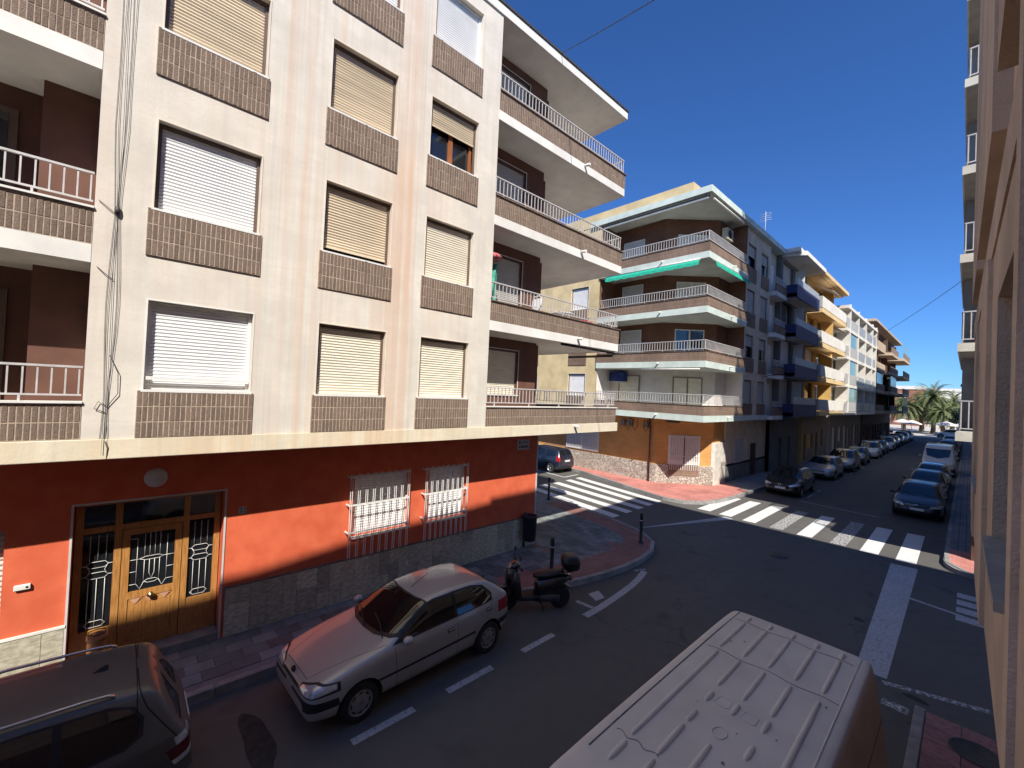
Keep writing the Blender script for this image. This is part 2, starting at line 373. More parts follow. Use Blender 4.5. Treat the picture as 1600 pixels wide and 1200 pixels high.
    def build(s, name, parent=None, local=False, kind=None, label=None):
        org = None
        if parent is not None and not local: org = ORG.get(parent.name)
        o = link(name, s.mesh(name, org), parent)
        if kind: o['kind'] = kind
        if label: o['label'] = label
        return o
def struct(name, mb): return setp(mb.build(name), kind='structure')
def bx(name, parent, x0, x1, y0, y1, z0, z1, mat, **k): return MB().box(x0,x1,y0,y1,z0,z1,mat).build(name, parent, **k)
def bevel(o, wdt=.01, seg=2):
    m = o.modifiers.new('bevel', 'BEVEL'); m.width = wdt; m.segments = seg; m.limit_method = 'ANGLE'; m.angle_limit = R(40); return o
def inside(p, poly):
    x, y = p; c = False; n = len(poly)
    for i in range(n):
        x1, y1 = poly[i]; x2, y2 = poly[(i+1) % n]
        if (y1 > y) != (y2 > y) and x < (x2-x1)*(y-y1)/(y2-y1)+x1: c = not c
    return c
def wall_holes(mb, fix, axis, sgn, a0, a1, z0, z1, holes, depth, mat, rmat=None):
    """flat wall at fix on axis ('x' or 'y'), outward sign sgn, with rectangular holes (a0,a1,z0,z1) and reveals of given depth"""
    rmat = rmat or mat
    A = sorted({a0, a1, *[h[i] for h in holes for i in (0, 1)]}); Z = sorted({z0, z1, *[h[i] for h in holes for i in (2, 3)]})
    A = [a for a in A if a0 <= a <= a1]; Z = [z for z in Z if z0 <= z <= z1]
    def P(a, z, d=0): return (fix-sgn*d, a, z) if axis == 'x' else (a, fix-sgn*d, z)
    flip = (sgn > 0) == (axis == 'x')
    def q(pts, m): mb.face(pts if flip else pts[::-1], m)
    for i in range(len(A)-1):
        run = None
        for j in range(len(Z)-1):
            ca, cz = (A[i]+A[i+1])/2, (Z[j]+Z[j+1])/2
            if any(h[0] < ca < h[1] and h[2] < cz < h[3] for h in holes):
                if run is not None: q([P(A[i],run),P(A[i+1],run),P(A[i+1],Z[j]),P(A[i],Z[j])], mat); run = None
            elif run is None: run = Z[j]
        if run is not None: q([P(A[i],run),P(A[i+1],run),P(A[i+1],Z[-1]),P(A[i],Z[-1])], mat)
    for h in holes:
        b0, b1, c0, c1 = h[:4]
        q([P(b0,c0),P(b0,c1),P(b0,c1,depth),P(b0,c0,depth)][::-1], rmat)
        q([P(b1,c0),P(b1,c0,depth),P(b1,c1,depth),P(b1,c1)][::-1], rmat)
        q([P(b0,c1),P(b1,c1),P(b1,c1,depth),P(b0,c1,depth)][::-1], rmat)
        q([P(b0,c0),P(b0,c0,depth),P(b1,c0,depth),P(b1,c0)][::-1], rmat)
def slats(mb, fix, axis, sgn, a0, a1, z0, z1, mat, pitch=.055, bulge=.012):
    """roller shutter curtain: convex slats"""
    n = max(2, int(round((z1-z0)/pitch))); h = (z1-z0)/n
    def P(a, z, d): return (fix+sgn*d, a, z) if axis == 'x' else (a, fix+sgn*d, z)
    flip = (sgn > 0) == (axis == 'x')
    for i in range(n):
        z = z0+i*h; prof = [(z, -.006), (z+h*.10, 0), (z+h*.5, bulge), (z+h*.86, bulge*.4), (z+h, -.006)]
        for (za, da), (zb, db) in zip(prof, prof[1:]):
            f = [P(a0,za,da), P(a1,za,da), P(a1,zb,db), P(a0,zb,db)]
            mb.face(f if flip else f[::-1], mat)
def shutter_window(parent, fix, axis, sgn, a0, a1, z0, z1, mat, rec=.13, drop=0.0, frame=FRAMEW, guide=FRAMED, sill=True, pitch=.055, name='window', inner=None, sl=True, lip=True, lipm=None):
    """window in a recess: outer lip, guides, shutter curtain (drop = open height left at the bottom), glass behind"""
    f = fix-sgn*rec
    def B(mb, b0, b1, c0, c1, d0, d1, m):
        if axis == 'x': mb.box(f+sgn*d0, f+sgn*d1, b0, b1, c0, c1, m)
        else: mb.box(b0, b1, f+sgn*d0, f+sgn*d1, c0, c1, m)
    g = .05
    mb = MB(); B(mb, a0+.002, a0+g, z0, z1, 0, .045, guide); B(mb, a1-g, a1-.002, z0, z1, 0, .045, guide); B(mb, a0+g, a1-g, z1-.05, z1-.002, 0, .05, guide)
    wnd = mb.build(name, parent)
    if sl:
        sm = MB(); slats(sm, f+sgn*.012, axis, sgn, a0+g, a1-g, z0+drop+.004, z1-.05, mat, pitch)
        B(sm, a0+g, a1-g, z0+drop+.004, z0+drop+.045, .002, .032, mat)
        sm.build('shutter', wnd, kind='stuff')
    if inner is not None or drop:
        gm = MB(); B(gm, a0+g, a1-g, z0+.01, z1-.05, -.10, -.09, GLASS); gm.build('pane', wnd)
        if inner:
            im = MB(); mid = (a0+a1)/2
            for b0, b1 in ((a0+g, a0+g+.07), (mid-.06, mid+.06), (a1-g-.07, a1-g)): B(im, b0, b1, z0+.01, z1-.05, -.088, -.04, inner)
            B(im, a0+g+.07, a1-g-.07, z0+.01, z0+.08, -.088, -.045, inner)
            im.build('casement', wnd)
    if sill:
        s2 = MB(); B(s2, a0-.03, a1+.03, z0-.035, z0-.002, -.02, rec+.035, frame); s2.build('sill', wnd)
    if lip:
        s3 = MB(); lw = .02
        B(s3, a1+.002, a1+lw, z0-.03, z1+lw, rec-.01, rec+.010, lipm or frame); B(s3, a0-lw, a0-.002, z0-.03, z1+lw, rec-.01, rec+.008, lipm or frame); B(s3, a0-.002, a1+.002, z1+.002, z1+lw, rec-.01, rec+.009, lipm or frame)
        s3.build('surround', wnd)
    return wnd
# ------------------------------------------------------------------ ground, pavements, markings
g = MB(); g.face([(-700,-300,0),(700,-300,0),(700,1500,0),(-700,1500,0)], MAT_ASPH); GROUND = struct('ground', g)
ORG[GROUND.name] = Vector((0,0,0))
KERBM = mk('kerb_stone', (.30,.29,.27), .85, .15, 6, .2, 60, rnd=.12, dirt=.2)
CONC = mk('pavement_concrete', (.22,.21,.20), .9, .15, 3, .15, 50)
PAVER = mk('paver_stone', (.15,.168,.160), .85, .25, 3, .2, 70, rnd=.32, col2=(.205,.225,.215))
PAVERP = mk('paver_pinkish', (.20,.18,.165), .85, .2, 3, .2, 70, rnd=.25)
PINKBAND = mat_tiles('pink_paving_band', (.27,.13,.11), (.33,.17,.14), (.20,.13,.11), .2, .2, (0,1), .006)
PINKB2 = mat_tiles('pink_corner_tiles', (.52,.20,.165), (.60,.26,.21), (.44,.19,.16), .2, .2, (0,1), .008)
GRID = mat_tiles('grid_tiles_grey', (.22,.22,.235), (.27,.27,.285), (.12,.12,.13), .2, .2, (0,1), .014, offset=0)
PINKT = mk('pink_hydraulic_tile', (.27,.13,.125), .8, .18, 12, .4, 30, rnd=.12)
GREYP = mk('far_pavement', (.24,.235,.23), .9, .15, 2, .1, 40, dirt=.2)

def offset_line(K, d):
    out = []
    for i, p in enumerate(K):
        a = Vector(K[max(i-1,0)]); b = Vector(K[min(i+1,len(K)-1)]); t = (b-a).normalized(); n = Vector((-t.y, t.x))
        out.append((p[0]+n.x*d, p[1]+n.y*d))
    return out
def smooth_line(K, it=2):
    for _ in range(it):
        N = [K[0]]
        for a, b in zip(K, K[1:]):
            N.append((a[0]*.75+b[0]*.25, a[1]*.75+b[1]*.25)); N.append((a[0]*.25+b[0]*.75, a[1]*.25+b[1]*.75))
        N.append(K[-1]); K = N
    return K
kerb_me = bevel_me = None
def kerb_run(parent, K, inward, step=.9, w=.13, h=.15, lim=None):
    """row of separate kerb stones along polyline K; inward = +1 if the pavement is to the left of the line"""
    global kerb_me
    if kerb_me is None:
        b = bmesh.new(); bmesh.ops.create_cube(b, size=1); bmesh.ops.bevel(b, geom=[e for e in b.edges if all(v.co.z > 0 for v in e.verts)], offset=.06, segments=1, affect='EDGES')
        kerb_me = bpy.data.meshes.new('kerb_stone'); b.to_mesh(kerb_me); b.free(); kerb_me.materials.append(KERBM)
    seg = []; acc = [Vector(K[0])]; d = 0
    pts = [Vector(p) for p in K]; cur = pts[0]; i = 1
    while i < len(pts):
        v = pts[i]-cur
        if v.length >= step:
            nx = cur+v.normalized()*step; seg.append((cur, nx)); cur = nx
        else:
            if i+1 < len(pts):
                # bend: step to point at distance step along the polyline
                rem = step-v.length; q = pts[i]; j = i+1
                while j < len(pts) and (pts[j]-q).length < rem: rem -= (pts[j]-q).length; q = pts[j]; j += 1
                if j >= len(pts): break
                nx = q+(pts[j]-q).normalized()*rem; seg.append((cur, nx)); cur = nx; i = j; continue
            break
    n = 0
    for a, c in seg:
        if lim and not lim(a): continue
        t = (c-a); L_ = t.length; t.normalize(); nrm = Vector((-t.y, t.x))*inward; mid = (a+c)/2+nrm*(w/2)
        o = link('kerb_stone', kerb_me, parent, (mid.x, mid.y, h/2+.004)); o.scale = (L_-.008, w, h+.008); o.rotation_euler.z = math.atan2(t.y, t.x); n += 1
    return n
# left pavement with the corner build-out
KL = smooth_line([(-8.1,-14),(-8.1,2.3),(-7.98,4.2),(-7.62,7.0),(-6.98,9.0),(-6.68,10.6),(-6.68,12.2),(-7.0,13.5),(-8.1,14.45),(-10.6,14.92),(-14,15.25),(-45,15.6)], 2)
KL2 = offset_line(KL, .13)
pav = MB(); pav.prism(KL2+[(-45,9.5),(-9.9,9.5),(-9.9,-14)], -.05, .138, CONC); PL = struct('pavement_left', pav); ORG[PL.name] = Vector((0,0,0))
kerb_run(PL, KL, 1, .9)
PLpoly = offset_line(KL, .17)+[(-45,9.0),(-9.62,9.0),(-9.62,-14)]
bandin = offset_line(KL, 1.15)
band = [p for p in offset_line(KL, .14) if p[1] > 6.6 and p[0] > -13]; bi = [p for p in bandin if p[1] > 6.0 and p[0] > -13 and p[1] < 14.6]
# pink border band of the corner
bm_ = MB(); i0 = next(i for i, p in enumerate(KL) if p[1] > 6.8); i1 = max(i for i, p in enumerate(KL) if p[0] > -13.5)
A_, B_ = offset_line(KL, .14), offset_line(KL, 1.05)
for i in range(i0, i1): bm_.face([(*A_[i],.146),(*A_[i+1],.146),(*B_[i+1],.146),(*B_[i],.146)][::-1], PINKBAND)
bm_.face([(-9.6,10.0,.145),(-9.15,9.5,.145),(-7.55,12.3,.145),(-8.2,12.6,.145)], PINKBAND)
bb = bm_.build('paving_band', PL)
for f in bb.data.polygons:
    if f.normal.z < 0: f.flip()
def paver_mesh(w, d, h, mat, name):
    b = bmesh.new(); bmesh.ops.create_cube(b, size=1)
    for v in b.verts: v.co = (v.co.x*w, v.co.y*d, v.co.z*h)
    bmesh.ops.bevel(b, geom=[e for e in b.edges if all(v.co.z > 0 for v in e.verts)], offset=.005, segments=1, affect='EDGES')
    me = bpy.data.meshes.new(name); b.to_mesh(me); b.free(); me.materials.append(mat); return me
corner_in = [p for p in B_]
core = corner_in[i0:i1]+[(-13.5,10.12),(-9.62,10.12),(-9.3,9.2)]
spots = []
rnd = random.Random(3)
y = -2.6; 
row = 0
while y < 9.6:
    for k in range(5):
        x = -9.42+k*.3; off = (k % 2)*.21
        c = (x, y+off)
        if all(inside((c[0]+a, c[1]+b), PLpoly) for a in (-.15,.15) for b in (-.2,.2)) and not (i0 and inside(c, A_[i0:i1+1]+B_[i0:i1+1][::-1])):
            spots.append((c[0], c[1], 0))
    y += .42
for iy in range(0, 24):
    for ix in range(0, 16):
        x = -13.4+ix*.44+(iy % 3)*.15; yy = 10.25+iy*.2
        if all(inside((x+a, yy+b), core) for a in (-.2,.2) for b in (-.09,.09)): spots.append((x, yy, 1))
spots.sort(key=lambda s: (s[0]**2+s[1]**2))
pm = [paver_mesh(.292,.408,.02,PAVER,'paver'), paver_mesh(.43,.19,.02,PAVER,'paver')]; pmp = [paver_mesh(.292,.408,.02,PAVERP,'paver'), paver_mesh(.43,.19,.02,PAVERP,'paver')]
rest = MB()
for i, (x, yy, t) in enumerate(spots):
    if i < 300:
        o = link('paver', (pmp if rnd.random() < .08 else pm)[t], PL, (x, yy, .142+rnd.uniform(-.002,.002))); o.rotation_euler = (rnd.uniform(-.004,.004), rnd.uniform(-.004,.004), 0)
    else:
        hx, hy = ((.146,.204),(.215,.095))[t]; rest.box(x-hx, x+hx, yy-hy, yy+hy, .134, .152+rnd.uniform(-.002,.002), PAVER if rnd.random() > .2 else PAVERP)
if rest.v: rest.build('pavers', PL, kind='stuff')
# far-left pavement of the second building
K2 = smooth_line([(-50,22.3),(-18,22.3),(-15.5,21.55),(-12.3,20.6),(-10.2,19.95),(-9.2,20.1),(-8.4,21.3),(-8.15,23.5),(-8.1,27),(-8.1,112)], 2)
K2i = offset_line(K2, .13)
pav = MB(); pav.prism([p for p in K2i if p[1] < 60 or True]+[(-12,112),(-12,30),(-50,30)], -.05, .138, CONC, GREYP); P2 = struct('pavement_far_left', pav); ORG[P2.name] = Vector((0,0,0))
kerb_run(P2, K2, 1, 1.0, lim=lambda p: p.x > -30 and p.y < 60)
j1 = max(i for i, p in enumerate(K2) if p[1] < 27)
pk = MB(); A2, B2_ = offset_line(K2, .14), [(-50,23.3),(-20,23.3)]
tile = [p for p in offset_line(K2, .14) if p[1] < 27.2]+[(-10.1,27.2),(-10.1,26),(-12.5,23.6),(-50,23.6)]
pk.prism(tile, .10, .150, PINKB2); pk.build('pink_tiling', P2)
# right pavement in front of the camera's building
pav = MB(); pav.prism([(-.41,-14),(-.41,9.55),(-.1,9.95),(2.5,9.95),(2.5,-14)], -.05, .13, CONC); PR = struct('pavement_right', pav); ORG[PR.name] = Vector((0,0,0))
kerb_run(PR, [(-.53,-2),(-.53,10.1)], -1, 1.0)
tme = paver_mesh(.392,.392,.03,PINKT,'paver')
for i in range(3):
    for k in range(14):
        o = link('paver', tme, PR, (-.19+i*.4, 9.74-k*.4, .132))
        o.rotation_euler.z = rnd.choice((0, math.pi/2, math.pi))
mh = MB(); mh.lathe([(.0,.0),(.29,.0),(.29,.012),(.26,.012),(.255,.006),(.0,.006)], (.16,9.32,.146), 'z', BLACKM if False else mk('cast_iron', (.045,.045,.047), .6, .3, 30, .6, 120), 28)
mh.build('manhole_cover', PR)
# right pavement beyond the crossing
K3 = [(3.0,19.2),(.6,19.15),(-.1,19.3),(-.42,19.8),(-.55,20.6),(-.55,112)]
pav = MB(); pav.prism(smooth_line(K3,2)+[(3,112)], -.05, .138, CONC, GREYP); P3 = struct('pavement_far_right', pav); ORG[P3.name] = Vector((0,0,0))
pk = MB(); pk.prism([(2.9,19.3),(.55,19.28),(0,19.45),(-.3,19.9),(-.41,20.6),(-.41,22.0),(2.9,22.0)], .10, .149, PINKB2); pk.prism([(-.41,22.004),(-.41,75),(2.9,75),(2.9,22.004)], .10, .150, GRID); pk.build('tiling', P3)
kerb_run(P3, smooth_line(K3,2), -1, 1.0, lim=lambda p: p.y < 60)
# plaza at the end of the street
pz = MB(); pz.face([(-120,108,.006),(120,108,.006),(120,420,.006),(-120,420,.006)], mk('plaza_paving', (.50,.46,.40), .9, .1, .5)); struct('plaza', pz)
# markings
def mark(name, pts, mat=MAT_LINE, z=.004):
    m = MB(); a = sum(pts[i][0]*pts[(i+1)%len(pts)][1]-pts[(i+1)%len(pts)][0]*pts[i][1] for i in range(len(pts)))
    if a < 0: pts = pts[::-1]
    m.face([(x, y, z) for x, y in pts], mat); return m.build(name, GROUND)
def line(name, a, b, w, mat=MAT_LINE, z=.004):
    a, b = Vector(a), Vector(b); t = (b-a).normalized(); n = Vector((-t.y, t.x))*w/2
    return mark(name, [tuple(a+n), tuple(b+n), tuple(b-n), tuple(a-n)], mat, z)
for i, (x0, x1) in enumerate([(-8.52,-7.95),(-7.52,-7.01),(-6.52,-6.02),(-5.47,-5.0),(-4.49,-4.0),(-3.42,-2.96),(-2.55,-2.05),(-1.6,-1.09)]):
    yn = 19.95-.62*(i/7); mark('zebra_stripe', [(x0,yn),(x1,yn+.04),(x1-.03,23.95),(x0-.03,23.9)], MAT_LINEW if i in (3,5) else MAT_LINE)
for (xa,ya),(xb,yb) in (((-16.06,20.85),(-10.2,19.78)),((-15.96,19.8),(-10.12,18.85)),((-15.85,18.6),(-10.08,17.9)),((-15.9,17.5),(-10.05,16.88)),((-15.6,16.5),(-10.0,15.8))):
    mark('zebra_stripe', [(xa,ya),(xb,yb),(xb,yb-.5),(xa,ya-.5)])
mark('edge_stripe', [(-1.42,10.75),(-.96,10.8),(-1.02,18.85),(-1.66,18.8)], MAT_LINED)
line('stop_line', (-5.95,26.4), (-2.75,26.05), .14, MAT_LINEW)
line('thin_line', (-1.32,15.9), (.1,15.55), .12, MAT_LINED, .006)
for k in range(4): mark('zebra_stripe', [(-.14,15.2+k*.62),(2.5,15.15+k*.62),(2.5,15.57+k*.62),(-.14,15.62+k*.62)], MAT_LINED)
line('give_way_line', (-1.0,10.62), (1.5,11.5), .13, MAT_LINEW)
line('bay_mark', (-.95,9.95), (-.6,9.95), .22, MAT_LINEW)
for (y0, y1) in ((-.9,-.2),(.35,.75+.6),(2.62,3.62),(4.24,5.23),(6.0,6.92)): line('lane_dash', (-5.86,y0), (-5.87,y1), .13, MAT_LINED)
arc = smooth_line([(-5.9,8.05),(-5.92,8.7),(-6.0,9.6),(-6.12,10.6),(-6.35,11.45)], 2); a1, a2 = offset_line(arc, .09), offset_line(arc, -.09)
mark('edge_line', a1+a2[::-1], MAT_LINED)
line('edge_line', (-6.47,8.45), (-6.02,8.5), .12, MAT_LINED)
mark('bay_block', [(-6.52,8.98),(-6.46,9.34),(-6.14,9.16),(-6.17,8.84)], MAT_LINED)
line('slot_mark', (-6.55,11.25), (-6.42,11.6), .10, MAT_LINEW)
mark('lane_block', [(-8.7,14.8),(-8.45,15.35),(-6.8,19.6),(-7.2,19.7)], MAT_LINED)
line('parking_line', (-20.5,20.3), (-16.6,19.95), .10); line('parking_line', (-16.6,19.95), (-16.7,21.4), .10)
for k in range(14): line('parking_corner', (-5.95,30.2+k*5.0), (-5.95,31.0+k*5.0), .10, MAT_LINEW)
line('parking_line', (-5.9,27.6), (-5.95,29.0), .1, MAT_LINEW)
mhc = MB(); mhc.lathe([(0,0),(.31,0),(.31,.006),(.0,.006)], (-4.25,16.35,.002), 'z', MATS['cast_iron'], 26); mhc.build('manhole_cover', GROUND)
oil = mk('oil_stain', (.042,.040,.037), .85, .3, 9, spec=.2, col2=(.062,.059,.054))
def stain(c, r, seed, sx=1, sy=1):
    q = random.Random(seed); n = 26; ph = [q.uniform(0,6.28) for _ in range(4)]
    pts = []
    for i in range(n):
        a = 2*math.pi*i/n; rr = r*(1+.16*math.sin(2*a+ph[0])+.10*math.sin(3*a+ph[1])+.06*math.sin(5*a+ph[2])); pts.append((c[0]+sx*rr*math.cos(a), c[1]+sy*rr*math.sin(a)))
    mark('oil_stain', pts, oil, .003)
stain((-6.7,1.62), .40, 3, 1.5, .5)
stain((-1.7,13.2), .1, 9); stain((-.55,10.5), .09, 11, 1.8, 1)
# ------------------------------------------------------------------ corner apartment building on the left
FH = 2.775; XF = -8.5; XG = -9.6
LB = thing('apartment_building', (-12,4,0), 'cream stained corner block with brown brick panels over a red ground floor', 'building')
WIN = {'A': (.24,1.63), 'B': (2.73,4.10), 'C': (4.95,6.30)}
holes = []
for (a, b) in WIN.values():
    for f in range(4): holes.append((a, b, 4.87+FH*f, 6.235+FH*f))
m = MB(); wall_holes(m, XF, 'x', 1, -.4, 6.95, 4.14, 14.94, holes, .16, MAT_PLASTER)
m.face([(XF,-.4,4.14),(XF,-.4,14.94),(-9.45,-.4,14.94),(-9.45,-.4,4.14)], MAT_PLASTER)
m.face([(XF,6.95,4.14),(-9.5,6.95,4.14),(-9.5,6.95,14.94),(XF,6.95,14.94)], MAT_PLASTER)
m.build('upper_wall', LB)
bx('core', LB, -18, -8.86, -.38, 6.93, 4.2, 14.9, DARKIN)
bevel(bx('beam', LB, -9.75, -8.478, -9, 13.0, 3.84, 4.137, MAT_BEAM), .012)
# vertical rain-washed ribs between the window columns
rf = bevel(bx('roof', LB, -18, -8.46, -9, 12.83, 14.943, 15.20, WHITE), .01)
bx('roof_edging', rf, -18, -8.43, -9, 12.86, 15.203, 15.262, mk('bitumen_edge', (.05,.042,.04), .8, .2, 6))
# recessed brown walls behind loggia and balconies
m = MB()
m.box(-18, -9.45, -1.05, -.405, 4.15, 14.93, BROWNWALL); m.build('loggia_wall', LB)
bx('loggia_wall', LB, -18, -10.05, -9, -1.055, 4.15, 14.93, BROWNWALL); bx('side_wall', LB, -18, -9.85, 9.752, 10.2, 4.15, 14.93, BROWNWALL); m = MB()
hE = []
for f in range(4): hE.append((7.35, 8.97, (4.98 if f == 0 else 4.25+FH*f), 6.33+FH*f))
wall_holes(m, -9.5, 'x', 1, 6.95, 9.75, 4.15, 14.93, hE, .12, BROWNWALL)
m.box(-18, -9.66, 6.96, 9.74, 4.16, 14.92, DARKIN)
m.face([(-9.5,9.75,4.15),(-9.86,9.75,4.15),(-9.86,9.75,14.93),(-9.5,9.75,14.93)], BROWNWALL)
m.build('recess_wall', LB)
for f in range(4):
    z0 = hE[f][2]; shutter_window(LB, -9.5, 'x', 1, 7.35, 8.97, z0, 6.33+FH*f, SH_GREY if f else SH_CREAM, .10, guide=FRAMED, sill=(f == 0), name='window')
# loggia doors
for f in range(4):
    d = MB(); d.box(-10.06, -10.01, -2.6, -1.35, 4.2+FH*f, 6.3+FH*f, FRAMED); d.box(-10.02, -10.0, -2.5, -1.45, 4.3+FH*f, 6.2+FH*f, GLASS); d.build('loggia_door', LB)
# brick courses: bricks nearest the camera one by one, the rest in one part
BW, BHT = .0672, .238
bricks = []
backs = []
def brick_field(y0, y1, z0, rows, xf):
    n = int(round((y1-y0)/BW)); p = (y1-y0)/n
    for r_ in range(rows):
        for i in range(n): bricks.append((xf, y0+(i+.5)*p, z0+(r_+.5)*BHT, p))
def brick_panel(y0, y1, z0, rows, xf=XF):
    bx('panel_backing', LB, xf+.002, xf+.028, y0, y1, z0, z0+rows*BHT, MORTAR); brick_field(y0, y1, z0, rows, xf+.017)
for k, (a, b) in WIN.items():
    for f in range(4): brick_panel(a-.07, b+.055, 4.142+FH*f, 3)
railmesh = None
def railing_y(parent, x, y0, y1, z0, h, name='railing', step=.132, r=.009, posts=1.3, obj=True):
    """handrail, bottom rail and upright bars along y"""
    global railmesh
    m = MB(); m.box(x-.02, x+.02, y0, y1, z0+h-.03, z0+h, RAIL); m.box(x-.012, x+.012, y0, y1, z0+.075, z0+.10, RAIL)
    k = y0+.3
    while k < y1: m.box(x-.012, x+.012, k-.012, k+.012, z0, z0+.075, RAIL); k += posts
    rl = m.build(name, parent)
    if railmesh is None:
        b = MB(); b.box(-r, r, -r, r, 0, 1, RAIL); railmesh = b.mesh('baluster')
    n = int((y1-y0)/step); org = ORG.get(parent.name) or Vector((0,0,0))
    st = MB()
    for i in range(n+1):
        yy = y0+.03+i*(y1-y0-.06)/n
        if obj:
            o = link('baluster', railmesh, rl, Vector((x, yy, z0+.10))-org); o.scale.z = h-.13
        else: st.box(x-r, x+r, yy-r, yy+r, z0+.10, z0+h-.03, RAIL)
    if not obj: st.build('balusters', rl, kind='stuff')
    return rl
def railing_x(parent, y, x0, x1, z0, h, step=.132, r=.009):
    m = MB(); m.box(x0, x1, y-.02, y+.02, z0+h-.03, z0+h, RAIL); m.box(x0, x1, y-.012, y+.012, z0+.075, z0+.10, RAIL)
    rl = m.build('railing', parent); st = MB(); n = int((x1-x0)/step)
    for i in range(n+1):
        xx = x0+.03+i*(x1-x0-.06)/n; st.box(xx-r, xx+r, y-r, y+r, z0+.10, z0+h-.03, RAIL)
    st.build('balusters', rl, kind='stuff')
for f in range(4):
    zs = 3.84+FH*f+(.0 if f == 0 else .01); zt = 4.142+FH*f
    if f > 0:
        s = MB(); s.box(-14.5, XF, 6.955, 12.88, zs+.03, zt-.004, WHITE); sb = bevel(s.build('balcony_slab', LB), .01)
        s = MB(); s.box(-10.2, XF, -9, -.405, zs+.03, zt-.004, WHITE); sl_ = s.build('balcony_slab', LB)
    bx('parapet', LB, XF-.10, XF-.005, 6.955, 12.90, zt, zt+2*BHT+.03, MORTAR)
    brick_field(6.96, 12.90, zt+.004, 2, XF-.016)
    bx('parapet_end', LB, -14.5, XF-.11, 12.80, 12.90, zt, zt+2*BHT+.03, mk('brick_end', (.19,.125,.09), .85, .2, 20))
    bx('coping', LB, XF-.13, XF+.035, 6.955, 12.94, zt+2*BHT+.031, zt+2*BHT+.06, WHITE if f == 0 else mk('coping_brown', (.17,.115,.085), .8, .2, 8))
    railing_y(LB, XF-.05, 6.97, 12.84, zt+.535, .50)
    railing_x(LB, 12.80, -14.4, XF-.08, zt+.535, .50)
    bx('parapet', LB, XF-.10, XF-.005, -9, -.405, zt, zt+2*BHT+.03, MORTAR)
    brick_field(-2.6, -.41, zt+.004, 2, XF-.016)
    bx('coping', LB, XF-.13, XF+.035, -9, -.402, zt+2*BHT+.031, zt+2*BHT+.06, WHITE)
    railing_y(LB, XF-.05, -2.6, -.42, zt+.535, .50)
    # rain spout
    sp = MB(); sp.tube([(XF-.05, 10.58, zt-.06),(XF+.20, 10.58, zt-.075)], .045, WHITE, 8); sp.build('rain_spout', LB)
bm0 = bmesh.new(); bmesh.ops.create_cube(bm0, size=1)
for v in bm0.verts: v.co = (v.co.x*.02, v.co.y*(BW-.014), v.co.z*(BHT-.016))
bmesh.ops.bevel(bm0, geom=[e for e in bm0.edges if all(v.co.x > 0 for v in e.verts)], offset=.004, segments=1, affect='EDGES')
bme = bpy.data.meshes.new('brick'); bm0.to_mesh(bme); bm0.free(); bme.materials.append(BRICK)
bricks.sort(key=lambda b: (b[0])**2+b[1]**2+(b[2]-5.1)**2)
vis = [b for b in bricks if b[2] < 5.1+1.15*math.hypot(b[0], b[1]) and b[1] > -1.5]
hid = [b for b in bricks if b not in set(vis)]
rb = random.Random(5); org = ORG[LB.name]
for x, y, z, p in vis[:300]:
    o = link('brick', bme, LB, Vector((x+.006+rb.uniform(-.002,.002), y, z))-org); o.rotation_euler.z = rb.uniform(-.02,.02); o.scale.y = p/BW
far = MB()
BR2 = [mk('brick_brown_%d' % i, (.158*k, .112*k, .084*k), .85, .3, 30, .5, 60, spec=.3, col2=(.215*k, .155*k, .118*k)) for i, k in enumerate((.88,.95,1.0,1.06,1.14))]
for x, y, z, p in vis[300:]+hid:
    d = rb.uniform(-.003,.003); far.box(x-.002, x+.0155+d, y-p/2+.008, y+p/2-.008, z-BHT/2+.009, z+BHT/2-.009, rb.choice(BR2))
far.build('bricks', LB, kind='stuff')
# windows of the upper floors
SHC = {('A',0): SH_WHITE, ('A',1): SH_WHITE, ('A',2): SH_TAN, ('A',3): SH_TAN, ('B',0): SH_CREAM, ('B',1): SH_TAN, ('B',2): SH_TAN, ('B',3): SH_WHITE, ('C',0): SH_CREAM, ('C',1): SH_CREAM, ('C',2): SH_TAN, ('C',3): SH_WHITE}
for k, (a, b) in WIN.items():
    for f in range(4):
        z0 = 4.87+FH*f; mt = SHC[(k,f)]
        dr = .78 if (k,f) == ('C',2) else (.10 if (k,f) == ('B',1) else 0)
        shutter_window(LB, XF, 'x', 1, a, b, z0, z0+1.362, mt, .155, drop=dr, inner=WOODR if (k,f) == ('C',2) else None, guide=FRAMEW if (k,f) in (('A',0),('C',3)) else FRAMED, lipm=None if (k,f) == ('A',0) else FRAMEC)
# extra white guard bar at the lowest near window
m = MB(); m.box(XF-.06, XF-.02, .26, 1.60, 5.02, 5.075, FRAMEW); m.build('guard_bar', LB)
# ------ red ground floor
gh = [(-.47,1.54,.16,2.95),(4.05,5.45,1.58,2.98),(6.05,7.20,1.58,2.98),(-3.6,-1.17,.16,2.7)]
m = MB(); wall_holes(m, XG, 'x', 1, -9, 10.12, .138, 3.838, gh, .36, RED)
ENDP = mk('end_render', (.55,.52,.50), .85, .1, 3)
m.face([(XG,10.12,.138),(-18,10.12,.138),(-18,10.12,3.838),(XG,10.12,3.838)], RED)
m.build('ground_floor_wall', LB)
bx('corner_trim', LB, XG-.05, XG+.012, 10.085, 10.145, .15, 3.835, ENDP)
bx('ground_core', LB, -18, XG-.50, -9, 10.1, .1, 3.8, DARKIN)
m = MB(); m.box(-14.5, XF-.02, 10.15, 13.0, 3.86, 4.13, WHITE); m.build('soffit_slab', LB)
